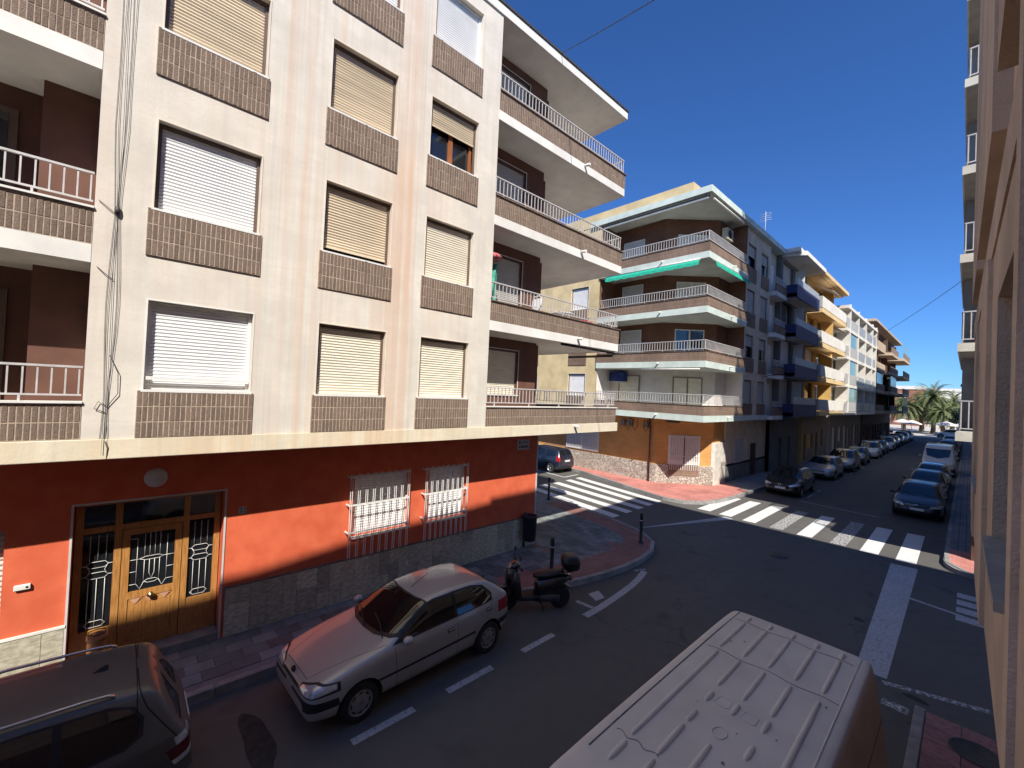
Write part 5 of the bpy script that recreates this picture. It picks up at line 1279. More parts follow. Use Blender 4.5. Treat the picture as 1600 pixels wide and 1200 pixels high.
# street facade
fh = []
for i in range(4):
    for y0 in (27.65,30.05): fh.append((y0, y0+1.45, 5.02+2.79*i, 6.42+2.79*i))
fw_ = MB(); wall_holes(fw_, -9.3, 'x', 1, 27.05, 31.9, 3.94, 15.66, fh, .15, BEIGE); 0
fw_.build('street_wall', BB)
bx('street_core', BB, -30, -9.62, 27.2, 34.2, 3.96, 15.62, BEIGE); bx('ground_core', BB, -30, -10.25, 26.5, 34.9, .05, 3.93, DARKIN)
for h in fh:
    shutter_window(BB, -9.3, 'x', 1, *h, SH_GREY, .12, pitch=.08, sill=False, lip=False, drop=.7 if h[2] > 12 or 7 < h[2] < 8 else 0)
    bx('brick_panel', BB, -9.298, -9.26, h[0]-.02, h[1]+.02, h[2]-.9, h[2]-.04, BRBAND)
bx('street_band', BB, -9.6, -9.2, 27.06, 34.2, 3.94, 4.25, MINT)
for i, z in enumerate(ZB):
    s = MB(); s.box(-9.61, -8.9, 31.9, 34.2, z+.0, z+.28, WHITE); s.build('balcony_slab', BB); bx('parapet', BB, -9.0, -8.9, 31.92, 34.2, z+.281, z+.8, BRBAND); poly_rail(BB, [(-8.95,31.95),(-8.95,34.2)], z+.81, .45); bx('balcony_door', BB, -9.63, -9.60, 32.3, 33.6, z+.3, z+2.4, FRAMEW)
# ground-floor windows, meter boxes, pipe, lamp
def grille_y(parent, y, x0, x1, z0, z1):
    d = MB(); d.box(x0, x1, y-.03, y+.0, z0, z1, FRAMEW); wn = d.build('window', parent); gl = MB(); mid = (x0+x1)/2
    for a, b in ((x0+.06,mid-.05),(mid+.05,x1-.06)): slats(gl, y-.045, 'y', -1, a, b, z0+.25, z1-.06, GREYDOOR, .09, .01)
    gl.build('shutter', wn, kind='stuff'); g2 = MB()
    for i in range(int((x1-x0)/.13)+1):
        x = x0+.05+i*.13
        if x < x1: g2.box(x-.012, x+.012, y-.12, y-.10, z0+.02, z1-.02, IRONW)
    for z in (z0+.1,(z0+z1)/2,z1-.1): g2.box(x0, x1, y-.10, y-.085, z-.015, z+.015, IRONW)
    g2.build('window_grille', wn, kind='stuff')
grille_y(BB, 23.09, -19.1, -16.4, 1.35, 3.0)
a, c = Vector((-12.4,23.1)), Vector((-10.05,25.35)); t = (c-a).normalized(); n = Vector((t.y,-t.x)); p0, p1 = a+t*.75, a+t*2.45
d = MB()
def pr(pa, pb, d0, d1, za, zb, m_): d.prism([tuple(v) for v in (pa+n*d0, pb+n*d0, pb+n*d1, pa+n*d1)], za, zb, m_)
pr(p0-t*.05, p1+t*.05, .001, .03, 1.25, 2.95, FRAMEW); pm2 = (p0+p1)/2; pr(p0+t*.04, pm2-t*.05, .031, .045, 1.5, 2.88, GREYDOOR); pr(pm2+t*.05, p1-t*.04, .031, .046, 1.5, 2.88, GREYDOOR); pr(pm2-t*.045, pm2+t*.045, .031, .06, 1.28, 2.9, FRAMED)
wn = d.build('window', BB); d = MB()
for i in range(14): q = p0+t*(.04+i*.124); pr(q-t*.012, q+t*.012, .10, .12, .95, 2.9, IRONW)
for z in (1.3,1.75,2.85): pr(p0, p1, .085, .10, z-.015, z+.015, IRONW)
d.build('window_grille', wn, kind='stuff')
d = MB(); pr(p0-t*.02, p1+t*.02, .045, .06, .60, 1.2, BRBAND); d.build('brick_panel', BB)
pi = MB(); pi.tube([(-12.75,23.0,.15),(-12.75,23.0,3.3),(-12.8,22.98,3.9)], .045, mk('brown_pipe', (.06,.03,.025), .6, .2, 8), 8); pi.build('downpipe', BB)
for x, z, sz in ((-14.6,3.45,.13),(-14.1,3.5,.15),(-13.0,3.45,.12)): mb2 = MB(); mb2.box(x-sz, x+sz, 22.93, 23.06, z-sz*1.3, z+sz*1.3, mk('meter_box_grey', (.20,.19,.18), .6, .2, 8)); mb2.build('meter_box', BB)
for x in (-14.3,-13.8,-13.1): mb2 = MB(); mb2.tube([(x,22.95,3.7),(x-.05,22.88,3.3),(x+.12,22.88,3.05),(x+.25,22.9,3.3),(x+.2,22.95,3.75)], .02, CABLE, 5); mb2.build('service_cable', BB)
bx('junction_box', BB, -11.7, -11.1, 22.8, 23.3, 3.72, 3.82, CABLE)
dr = MB(); dr.box(-9.945, -9.90, 31.2, 32.1, .15, 2.3, mk('dark_wood_door', (.045,.022,.016), .5, .2, 6)); dr.build('street_door', BB); bx('street_window', BB, -9.945, -9.92, 28.4, 29.8, 1.2, 2.7, SH_GREY)
ln_ = thing('wall_lantern', (-9.3,30.9,6.75), 'black wall-mounted street lamp on the beige corner block', 'street lamp')
q = MB(); q.tube([(-9.28,30.9,6.7),(-8.9,30.9,6.85),(-8.5,30.9,6.88)], .025, BLACKM, 6); q.build('arm', ln_); q = MB(); q.rings([[(-8.7,30.9+.10*s,6.9+.05*t) for s, t in ((-1,-.5),(1,-.5),(1,.6),(-1,.6))],[(-8.1,30.9+.14*s,6.88+.06*t) for s, t in ((-1,-.5),(1,-.5),(1,.6),(-1,.6))],[(-7.95,30.9+.06*s,6.88+.03*t) for s, t in ((-1,-.5),(1,-.5),(1,.6),(-1,.6))]], BLACKM); q.build('lamp_head', ln_)
# awnings: retracted one under the roof, green ones under the third slab
aw = thing('awning', (-12.5,21.6,15.5), 'retracted dark awning under the mint roof edge of the second corner block', 'awning'); q = MB(); q.tube([(-15.6,YB+.12,15.52),(-9.2,YB+.12,15.52)], .07, mk('awning_grey', (.10,.11,.10), .6, .2, 6), 8); q.build('roll', aw); q = MB(); q.box(-15.6,-9.2,YB+.02,YB+.05,15.35,15.45,mk('awning_bar', (.30,.31,.30), .5, .1, 6)); q.build('front_bar', aw)
aw = thing('awning', (-8.95,24.3,15.5), 'white rolled awning on the street side below the mint roof', 'awning'); q = MB(); q.tube([(XB-.1,22.0,15.5),(XB-.1,26.3,15.5)], .055, WHITE, 8); q.build('roll', aw)
def green(name_lab, P0, P1, nrm, z):
    aw = thing('awning', ((P0[0]+P1[0])/2,(P0[1]+P1[1])/2,z), name_lab, 'awning', 'green awnings')
    a, b = Vector(P0), Vector(P1); t = (b-a); L_ = t.length; t.normalize(); n = Vector(nrm); q = MB(); k = 40; up_, lo_, mid_ = [], [], []
    for i in range(k+1):
        p = a+t*(L_*i/k); up_.append((*p, z)); o = p+n*.12; mid_.append((*o, z-.16)); o2 = p+n*.14; lo_.append((*o2, z-.30-.05*abs(math.sin(i*.8))))
    for A_2, B_2 in ((up_,mid_),(mid_,lo_)):
        for i in range(k): q.face([A_2[i],A_2[i+1],B_2[i+1],B_2[i]], GREENAW)
    q.build('fabric', aw); q = MB(); q.tube([up_[0], up_[-1]], .05, RAIL, 6); q.build('roll', aw)
green('green awning valance along the cross street side below the top balcony', (-15.2,YB-.03), (-9.5,YB-.03), (0,-1), ZB[3]-.02); green('green awning valance on the street side below the top balcony', (XB+.03,22.0), (XB+.03,26.9), (1,0), ZB[3]-.02)
aw = thing('awning', (-11,21.4,6.6), 'rolled white awning bar under the second balcony of the corner block', 'awning'); q = MB(); q.tube([(-12.6,YB-.05,ZB[1]-.09),(-9.3,YB-.05,ZB[1]-.09)], .035, WHITE, 7); q.build('roll', aw)
# air conditioners
ac = thing('air_conditioner', (-10.2,26.0,15.0), 'beige air conditioner hung beside the top balcony', 'air conditioner'); q = MB(); q.box(-10.05,-9.75,25.5,26.4,14.55,15.2,mk('ac_beige', (.52,.47,.38), .6, .1, 6)); q.build('casing', ac); q = MB(); q.lathe([(0,.02),(.24,.02),(.25,0)], (-9.75,25.9,14.88), 'x', TRIM, 16); q.build('fan_grille', ac)
ac = thing('air_conditioner', (-15.0,23,6.0), 'air conditioner under a blue cover on the white first floor', 'air conditioner'); q = MB(); q.rings([[(-15.6+.5*(i/4)*2.2*.5*2*.5,y,6.15+.02*i%2) for y, in ()] for i in ()] or [[(-15.55,22.7,6.0),(-15.55,23.1,6.0),(-15.55,23.1,6.62),(-15.55,22.75,6.58)],[(-15.0,22.62,6.05),(-15.0,23.1,6.03),(-15.0,23.1,6.68),(-15.0,22.7,6.62)],[(-14.5,22.68,5.98),(-14.5,23.1,6.0),(-14.5,23.1,6.6),(-14.5,22.72,6.55)]], BLUEC, smooth=False); q.build('cover', ac); q = MB(); q.box(-15.4,-14.7,22.75,23.1,5.9,6.0,WHITE); q.build('bracket', ac)
# roof aerials
for (x, y, lab) in ((-19.5,24.5,'thin rooftop aerial above the yellow side wall'),(-9.6,31.5,'metal rooftop frame on the corner block by the street')):
    an = thing('aerial', (x,y,16), lab, 'aerial'); q = MB(); q.tube([(x,y,16),(x,y,18.0)], .02, RAIL, 5); q.build('mast', an); q = MB()
    for k in range(4): q.tube([(x-.35,y,17.4+k*.15),(x+.35,y,17.4+k*.15)], .01, RAIL, 4)
    q.build('dipoles', an)

# ------------------------------------------------------------------ further blocks down the left side
FWIN = MATS['dark_window_glass']
def far_block(label, y0, y1, xw, xbalc, wallm, gfm, roofz, zs, slabm, railfn, roofm, xr=None, side=None):
    T = thing('apartment_building', (-14,(y0+y1)/2,0), label, 'building', 'blocks down the left side of the street')
    holes = []; n = max(2, int((y1-y0)/2.6)); stp = (y1-y0)/n
    for z in zs:
        for i in range(n): holes.append((y0+i*stp+.45, y0+(i+1)*stp-.45, z+.35, z+2.35))
    m = MB(); wall_holes(m, xw, 'x', 1, y0, y1, zs[0], roofz, holes, .2, wallm); m.build('street_wall', T)
    m = MB(); m.box(-30, xw-.4, y0, y1, .0, roofz-.02, wallm); m.face([(xw,y0,.0),(-30,y0,.0),(-30,y0,roofz),(xw,y0,roofz)][::-1], wallm); m.build('core', T)
    for h in holes: bx('window', T, xw-.19, xw-.16, h[0], h[1], h[2], h[3], random.choice((FWIN, FWIN, SH_GREY, SH_WHITE)))
    gh_ = []; k = y0+.5
    while k < y1-1.4: gh_.append((k, k+random.choice((.95,1.4,1.9)), .15 if random.random() < .55 else 1.2, random.choice((2.5,2.8)))); k = gh_[-1][1]+random.choice((.5,.8,1.1))
    m = MB(); wall_holes(m, xw-.25, 'x', 1, y0, y1, .1, zs[0], gh_, .25, gfm); m.build('ground_floor_wall', T)
    for h in gh_: bx('door' if h[2] < .5 else 'window', T, xw-.52, xw-.48, h[0], h[1], h[2], h[3], random.choice((FWIN, GREYDOOR, MATS['dark_wood_door'])))
    m = MB(); m.box(-30, (xr or xbalc)+.1, y0, y1, roofz, roofz+.3, roofm); m.build('roof', T)
    return T
DARKGR = mk('dark_grey_render', (.16,.155,.15), .9, .12, 1.5); BLUEP = mk('blue_parapet', (.024,.030,.105), .6, .1, 3); YELB = mk('yellow_render', (.66,.42,.14), .85, .08, 2, dirt=.1); YELS = mk('yellow_slab', (.74,.54,.27), .85, .06, 2, dirt=.1); WHT2 = mk('white_render', (.74,.71,.65), .85, .06, 2, dirt=.1); BRN2 = mk('brown_cream_slab', (.52,.41,.30), .85, .1, 2, dirt=.12); TAN = mk('tan_render', (.30,.24,.19), .9, .12, 2); GRN = mk('green_glazing', (.22,.36,.33), .15, .1, 3, spec=.7); RAILP = mk('grey_rail_panel', (.44,.44,.43), .6, .08, 14, stretch=(1,9,1)); BRN_SHADE = mk('shaded_tan_parapet', (.24,.18,.14), .85, .12, 3)
BRN3 = mk('brown_facing', (.13,.07,.05), .8, .15, 4)
GLR = mk('glass_rail', (.36,.37,.36), .35, .1, 3, spec=.4)
Z4 = [4.55,7.35,10.15,12.95]
T = far_block('grey block with deep blue balcony parapets', 34.25, 41.0, -9.3, -8.3, DARKGR, DARKGR, 15.75, Z4, WHT2, None, WHT2)
for i, z in enumerate(Z4):
    y0 = 34.3
    m = MB(); m.box(-9.29, -8.3, y0, 40.6, z-.35, z-.1, WHT2); m.build('balcony_slab', T)
    m = MB(); m.box(-8.38, -8.29, y0, 40.7, z-.40, z+.50, BLUEP); m.box(-9.28, -8.381, y0, y0+.08, z-.40, z+.50, BLUEP); m.box(-9.28, -8.381, 40.62, 40.7, z-.40, z+.50, BLUEP); m.build('parapet', T)
    m = MB(); m.box(-8.36, -8.33, y0+.1, 40.6, z+.502, z+1.0, GLR); m.build('glass_rail', T)
    bx('privacy_screen', T, -9.2, -8.6, 37.4, 37.46, z+.5, z+2.2, WHT2)
m = MB(); m.prism([(-9.3,34.3),(-7.9,34.9),(-7.9,40.6),(-9.3,41)], 15.55, 15.85, WHT2); m.build('canopy', T)
T = far_block('yellow block with grey slatted balcony rails and yellow slab edges', 41.1, 51.2, -9.3, -8.2, YELB, TAN, 15.7, Z4, YELS, None, YELS)
for i, z in enumerate(Z4):
    m = MB(); m.box(-9.29, -8.2, 41.3, 50.9, z-.35, z-.0, YELS); m.build('balcony_slab', T)
    m = MB(); m.box(-8.26, -8.22, 41.3, 50.85, z+.06, z+.98, RAILP); m.box(-9.25, -8.27, 41.3, 41.34, z+.06, z+.98, RAILP); rl = m.build('railing', T); st = MB()
    for k in range(64): st.box(-8.221, -8.205, 41.35+k*.15, 41.43+k*.15, z+.08, z+.96, WHT2)
    st.build('slats', rl, kind='stuff'); bx('partition', T, -9.25, -8.35, 46.0, 46.12, z, z+2.3, YELB)
    if i in (1,2,3):
        aw = thing('awning', (-8,44.5,z+2.3), 'pale awning let down over the %s balcony of the yellow block' % ('second','third','top')[i-1], 'awning'); q = MB()
        q.face([(-9.2,43.2 if i != 2 else 46.5,z+2.4),(-9.2,46.0 if i != 2 else 50.2,z+2.4),(-7.9,46.0 if i != 2 else 50.2,z+1.7),(-7.9,43.2 if i != 2 else 46.5,z+1.7)], PALEW); q.build('fabric', aw); q = MB(); q.tube([(-7.9,43.2 if i != 2 else 46.5,z+1.7),(-7.9,46.0 if i != 2 else 50.2,z+1.7)], .03, RAIL, 5); q.build('front_bar', aw)
m = MB(); m.box(-9.3,-8.5,41.2,51.1,15.6,16.05,YELS); m.build('canopy', T)
T = far_block('white block with full-height fins and green glazed bays', 51.3, 70.5, -9.3, -8.2, WHT2, TAN, 14.6, [4.55,7.3,10.05,12.3], WHT2, None, WHT2)
for y in (53.0,57.6,62.3,67.2,70.3): m = MB(); m.box(-9.28, -8.15, y-.09, y+.09, 4.2, 15.2, WHT2); m.build('fin', T)
for i, z in enumerate([4.55,7.3,10.05,12.8]):
    m = MB(); m.box(-9.27, -8.18, 51.4, 70.4, z-.35, z-.05, WHT2); m.build('balcony_slab', T)
    for a, b in ((51.4,52.9),(53.1,57.5),(57.7,62.2),(62.4,67.1),(67.3,70.2)):
        bx('rail_panel', T, -8.26, -8.22, a+.05, b-.05, z, z+.95, GLR if a > 57 else RAILP)
        if 53 < a < 57 and i < 3: bx('glazed_bay', T, -8.3, -8.265, a+.05, b-.05, z+.96, z+2.35, GRN)
T = far_block('brown block with cream banded balconies at the end of the left row', 70.6, 101.5, -9.4, -7.6, BRN3, BRN3, 16.2, [4.6,7.4,10.2,13.0], BRN2, None, BRN2, xr=-8.4)
for i, z in enumerate([4.6,7.4,10.2,13.0]):
    for a, b, xo in ((71.0,80,-8.2),(80.2,90,-7.7),(90.2,101.4,-7.2)):
        m = MB(); m.prism([(-9.38,a),(xo,a+.8),(xo,b-.8),(-9.38,b)], z-.35, z+.05, BRN2); m.build('balcony_slab', T)
        bx('parapet', T, xo-.1, xo, a+.85, b-.85, z+.051, z+.85, BRN2 if a < 75 and i > 1 else BRN_SHADE);  # shade is in the colour: only near top-floor parapets keep the lit cream
        if (i+int(a)) % 3 == 0: bx('glazed_bay', T, xo-.12, xo-.09, a+1.2, b-2.0, z+.851, z+2.3, GRN)
        bx('balcony_wall', T, -9.3, -8.6, (a+b)/2-.1, (a+b)/2+.1, z+.05, z+2.4, BRN3)
# ------------------------------------------------------------------ right side: tall block with wrapped balconies, lower ones behind
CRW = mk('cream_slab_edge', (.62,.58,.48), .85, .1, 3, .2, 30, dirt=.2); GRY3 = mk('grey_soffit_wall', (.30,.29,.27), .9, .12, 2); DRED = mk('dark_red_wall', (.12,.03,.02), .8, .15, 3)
TB = thing('apartment_building', (4,26,0), 'tall block on the right with cream slab edges and white railings', 'building')
bx('ground_floor_wall', TB, .12, 14, 21.0, 27.5, .05, 4.0, mk('brown_base', (.10,.048,.032), .7, .2, 3)); bx('upper_wall', TB, .22, 14, 21.0, 21.6, 4.0, 27.5, DRED); bx('street_wall', TB, .23, 14, 21.601, 27.5, 4.0, 27.5, PALEW)  # street_wall is out of view, made pale to bounce light onto the block opposite
zz = [4.18+2.752*i for i in range(9)]
for i, z in enumerate(zz):
    m = MB(); m.box(-.29, 14, 18.9, 27.5, z, z+.26, CRW); sl_ = m.build('balcony_slab', TB)
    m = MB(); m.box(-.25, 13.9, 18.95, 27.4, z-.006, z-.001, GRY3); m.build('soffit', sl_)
    m = MB(); m.box(-.2, .215, 21.4, 21.5, z+.26, z+2.75, GRY3); m.build('partition', TB)
    poly_rail(TB, [(6,19.0),(-.2,19.0),(-.2,27.4)], z+.30, .95, .16, .014)
m = MB(); m.box(-.35, 14, 19.1, 27.5, 27.5, 27.9, CRW); m.build('roof', TB)
RB = thing('apartment_building', (4,38,0), 'plain block behind the tall balconied block on the right', 'building', 'blocks down the right side'); bx('street_wall', RB, .25, 14, 27.6, 33.3, .0, 23.7, PALEW); bx('roof', RB, .15, 14, 27.6, 33.4, 23.7, 24.0, WHT2)
for z in range(5): bx('window', RB, .22, .26, 29.5, 31, 5+z*2.8, 6.5+z*2.8, SH_WHITE)
RC = thing('apartment_building', (4,70,0), 'lower pale block far along the right side of the street', 'building', 'blocks down the right side'); bx('street_wall', RC, .25, 14, 33.5, 51, .0, 14.6, WHT2); bx('roof', RC, .05, 14, 33.5, 51, 14.6, 14.9, WHT2); RD = thing('apartment_building', (4,58,0), 'middling pale block further along the right side', 'building', 'blocks down the right side'); bx('street_wall', RD, .25, 14, 51.1, 64, .0, 18, WHT2); bx('roof', RD, .05, 14, 51.1, 64, 18, 18.3, WHT2); RE = thing('apartment_building', (4,80,0), 'last pale block at the far end of the right side', 'building', 'blocks down the right side'); bx('street_wall', RE, .25, 14, 64.1, 101, .0, 20.5, WHT2); bx('roof', RE, .05, 14, 64.1, 101, 20.5, 20.8, WHT2)
for z in range(4):
    for k in range(17): bx('window', RC if k < 4 else RD if k < 7 else RE, .22, .26, 35.2+k*3.8, 36.6+k*3.8, 5+z*2.8, 6.5+z*2.8, SH_GREY)
# ------------------------------------------------------------------ the camera's own building
OWN = mk('rose_tan_render', (.56,.425,.30), .9, .12, 2.2, .6, 70, dirt=.3, col2=(.66,.51,.375)); SILL = mk('grey_sill_stone', (.32,.29,.235), .7, .12, 5, .15, 60)
OB = thing('apartment_building', (6,2,0), 'rose tan rendered facade with recessed windows at the right edge', 'building')
def xo(y): return .160-.011*y
def slab(name, y0, y1, z0, z1, din, dout, mat, parent=OB):
    """wall piece following the slightly turned facade; din/dout = depth behind / in front of the facade line"""
    m = MB(); m.prism([(xo(y0)-dout,y0),(xo(y1)-dout,y1),(xo(y1)+din,y1),(xo(y0)+din,y0)], z0, z1, mat); return m.build(name, parent)
ZO = 3.45
WN = [(2.83,4.22),(6.65,8.05)]
# lower storey with the two recessed windows
ys = [2.60,2.83,4.22,6.65,8.05,11.3]
slab('wall_panel', .55, 2.83, ZO, 6.30, .6, 0, OWN); slab('wall_panel', 4.22, 6.65, ZO, 6.30, .6, 0, OWN); slab('wall_panel', 8.05, 10.8, ZO, 6.30, .6, 0, OWN)
slab('jamb', 2.42, 2.62, ZO, 7.2, .2, .022, OWN)
for a, b in WN:
    slab('spandrel', a, b, ZO, 4.24, .6, 0, OWN); slab('lintel', a, b, 5.86, 6.30, .6, 0, OWN); s = slab('window_sill', a-.03, b+.03, 4.242, 4.285, .40, .045, SILL); 
    slab('window', a, b, 4.3, 5.86, .45, -.40, GLASS); slab('shutter_box', a, b, 5.6, 5.858, .42, -.36, SH_CREAM)
slab('pilaster', 4.95, 6.45, ZO, 6.30, .1, .028, OWN); slab('pilaster', 8.35, 9.0, ZO, 6.30, .1, .02, OWN)
slab('cornice', .55, 10.8, 6.302, 6.62, .6, .012, OWN)
# upper storeys: projecting bays with flat undersides, recessed strips between
slab('bay', .9, 3.42, 6.95, 14.2, .6, .055, OWN); slab('bay', 4.15, 7.6, 6.95, 14.2, .6, .05, OWN); slab('bay', 8.1, 10.8, 6.95, 14.2, .6, .045, OWN)
slab('wall_panel', .55, 10.8, 6.622, 14.2, .62, -.04, OWN)
slab('ground_floor_wall', -9, 9.6, .05, 3.44, 1.4, -.5, mk('own_base', (.20,.13,.10), .9, .15, 2))
m = MB(); m.prism([(.55,.5),(14,.5),(14,11.3),(.6,11.3)], .05, 14.2, DARKIN) if False else m.box(.97, 14, -8.1, 10.75, 3.5, 14.2, OWN); m.build('core', OB)
m = MB(); m.box(.97, 14, -8.1, 9.5, .05, 3.49, OWN); m.build('ground_core', OB)
m = MB(); m.prism([(.2,10.85),(14,10.85),(14,-8.2),(.95,-8.2),(.9,-5.7),(.7,-3.2),(.41,2.8)], 14.2, 14.62, OWN); m.build('roof', OB)  # unseen roof edge, outline shaped to steer its shadow on the red wall
m = MB(); m.box(.9, 14, -30, -8.2, .0, 12.1, OWN); NB = thing('apartment_building', (8,-18,0), 'lower neighbour block behind the camera on the right side', 'building'); m.build('street_wall', NB); bx('roof', NB, .85, 14, -30, -8.2, 12.1, 12.4, WHT2)
for i in range(4): bx('window', NB, .86, .9, -28+i*5, -26.4+i*5, 4.8, 6.3, SH_WHITE); 
# ------------------------------------------------------------------ street furniture
def bollard(x, y, lab):
    b = thing('bollard', (x,y,.15), lab, 'bollard', 'black bollards'); m = MB(); m.lathe([(.0,0),(.085,0),(.085,.03),(.055,.045),(.052,.78),(.058,.80),(.058,.97),(.045,1.0),(0,1.0)], (x,y,.15), 'z', BLACKM, 16); m.build('post', b)
    m = MB(); m.lathe([(.053,.74),(.0535,.74),(.0535,.77),(.053,.77)], (x,y,.15), 'z', CHROME, 16); m.build('band', b)
bollard(-7.48,13.15,'black bollard at the tip of the corner pavement'); bollard(-7.63,8.8,'black bollard behind the parked scooter'); bollard(-13.17,14.77,'black bollard at the cross street kerb')
lb = thing('litter_bin', (-9.3,9.62,.15), 'dark litter bin fixed at the red corner wall', 'litter bin'); m = MB(); m.lathe([(0,.28),(.18,.28),(.20,.32),(.225,1.0),(.235,1.02),(.235,1.06),(.20,1.06),(.19,.95),(0,.95)], (-9.32,9.62,.15), 'z', mk('bin_dark', (.016,.016,.024), .5, .2, 8), 20); m.build('bucket', lb); m = MB(); m.tube([(-9.55,9.62,.15),(-9.55,9.62,1.25)], .03, BLACKM, 8); m.build('post', lb)
pt = thing('flower_pot', (-9.58,-.12,.30), 'terracotta pot with a dark wire rim in the corner of the wooden door', 'flower pot'); m = MB(); m.lathe([(0,0),(.085,0),(.10,.10),(.115,.42),(.12,.46),(.13,.46),(.13,.52),(.105,.52),(.10,.46),(0,.43)], (-9.58,-.12,.30), 'z', mk('terracotta', (.46,.20,.09), .8, .15, 8), 22); m.build('pot', pt); m = MB(); m.tube([(-9.58+.12*math.cos(a),-.12+.12*math.sin(a),.86) for a in [2*math.pi*i/6 for i in range(7)]], .008, BLACKM, 5); m.build('rim_wire', pt)
# overhead cables
for P, lab in (([(-8.6,9.25,15.3),(-5,8.0,13.7),(.08,6.3,11.5)],'overhead cable from the cream roof edge to the right facade'),([(-8.2,66,13.2),(-4.5,58,14.2),(.0,45,15.2)],'thin overhead cable crossing the far street')):
    m = MB(); pts = []
    a, b = Vector(P[0]), Vector(P[2])
    for i in range(17): t = i/16; p = a.lerp(b, t); p.z -= .25*4*t*(1-t)*(.3 if P[0][1] < 20 else 1); pts.append(p)
    m.tube(pts, .011 if P[0][1] < 20 else .02, CABLE, 5); setp(m.build('overhead_cable'), lab, 'cable')
# balcony things on the second floor of the cream block
fz = 4.142+FH
pa = thing('parasol', (-8.95,7.25,fz), 'closed green parasol with red cap on the cream block balcony', 'parasol'); m = MB(); m.tube([(-8.95,7.25,fz),(-8.95,7.25,fz+2.0)], .02, WHITE, 8); m.build('pole', pa)
m = MB(); GC = mk('green_cloth', (.03,.22,.16), .85, .3, 6, col2=(.10,.42,.30)); nu, nv = 16, 10; G_ = []
for a in range(nu+1):
    u = a/nu; L_ = .42+.62*u*u+.10*math.sin(u*9); col_ = []
    for b in range(nv+1):
        v = b/nv; col_.append((-8.93+.05*math.sin(u*17+v*2)*(.3+v)-.10*v*(1-u), 7.02+.50*u-.10*v*(1-u)+.16*v*(.5-u)*.6, fz+1.74-.06*math.sin(math.pi*u)*4*.5-L_*v))
    G_.append(col_)
for a in range(nu):
    for b in range(nv): m.face([G_[a][b],G_[a+1][b],G_[a+1][b+1],G_[a][b+1]], GC, True)
m.build('canopy', pa)
m = MB(); m.lathe([(0,1.90),(.22,1.885),(.27,1.84),(.28,1.79),(.24,1.74),(0,1.73)], (-8.95,7.28,fz), 'z', mk('red_cloth', (.36,.025,.04), .8, .3, 14, col2=(.55,.22,.22)), 18); m.build('cap', pa)
ch = thing('garden_chair', (-8.95,8.9,fz), 'white plastic chair on the cream block balcony', 'chair'); PLW = mk('white_plastic', (.72,.72,.72), .4, .03, 5)
for dx in (-.2,.2):
    for dy in (-.2,.2): m = MB(); m.tube([(-8.95+dx,8.9+dy,fz),(-8.95+dx*.95,8.9+dy*.95,fz+.43)], .02, PLW, 6); m.build('leg', ch)
m = MB(); m.box(-9.17,-8.73,8.68,9.12,fz+.43,fz+.46,PLW); bevel(m.build('seat', ch), .01); m = MB(); m.tube([(-9.12,9.1,fz+.46),(-9.12,9.13,fz+.95),(-9.05,9.14,fz+1.08),(-8.85,9.14,fz+1.08),(-8.78,9.13,fz+.95),(-8.78,9.1,fz+.46)], .02, PLW, 6); m.box(-9.1,-8.8,9.11,9.125,fz+.5,fz+1.0,PLW); m.build('backrest', ch)
tb = thing('garden_table', (-8.95,10.6,fz), 'small white table with clutter at the end of the cream block balcony', 'table'); m = MB(); m.lathe([(0,.7),(.38,.7),(.38,.73),(0,.73)], (-8.95,10.3,fz), 'z', PLW, 22); m.build('top', tb); m = MB(); m.tube([(-8.95,10.3,fz),(-8.95,10.3,fz+.7)], .03, PLW, 8); m.lathe([(0,0),(.25,0),(.2,.04),(0,.06)], (-8.95,10.3,fz), 'z', PLW, 16); m.build('pedestal', tb)
rw = thing('plastic_tray', (-8.68,11.0,fz), 'red plastic tray hanging by the balcony rail', 'tray'); m = MB(); m.box(-8.75,-8.62,11.0,11.5,fz+.55,fz+.62,mk('red_plastic', (.55,.10,.10), .5, .1, 5)); bevel(m.build('tray', rw), .02)
aw = thing('awning', (-8.6,11,6.5), 'folded awning arm below the second floor balcony of the cream block', 'awning'); m = MB(); m.tube([(-8.62,9.95,6.62),(-8.62,12.85,6.60)], .035, TRIM, 7); m.build('roll', aw); m = MB(); m.tube([(-10.6,12.7,6.50),(-8.6,12.78,6.50)], .045, mk('awning_brown', (.10,.075,.06), .7, .2, 6), 7); m.build('front_bar', aw)
# ------------------------------------------------------------------ scooter
SB = mat_carpaint('scooter_black', (.010,.010,.011), .0, .28, .03); SEATM = mk('seat_vinyl', (.012,.012,.013), .5, .2, 20, .2, 80, obj=True); ENG = mk('engine_grey', (.07,.07,.072), .5, .2, 10, metallic=.3, obj=True)
sc = thing('scooter', (-6.9,7.35,0), 'black scooter with a rear top box parked behind the silver hatchback', 'scooter', None); sc.rotation_euler.z = R(-123); ORG[sc.name] = None
def oval(x, y, z, ry, rz_, n=14, p=2.4):
    o = []
    for i in range(n):
        a = 2*math.pi*i/n; c, s = math.cos(a), math.sin(a); o.append((x, y+ry*math.copysign(abs(c)**(2/p), c), z+rz_*math.copysign(abs(s)**(2/p), s)))
    return o
def ovz(x, y, z, rx, ry, n=14, p=2.4):
    o = []
    for i in range(n):
        a = 2*math.pi*i/n; c, s = math.cos(a), math.sin(a); o.append((x+rx*math.copysign(abs(c)**(2/p), c), y+ry*math.copysign(abs(s)**(2/p), s), z))
    return o
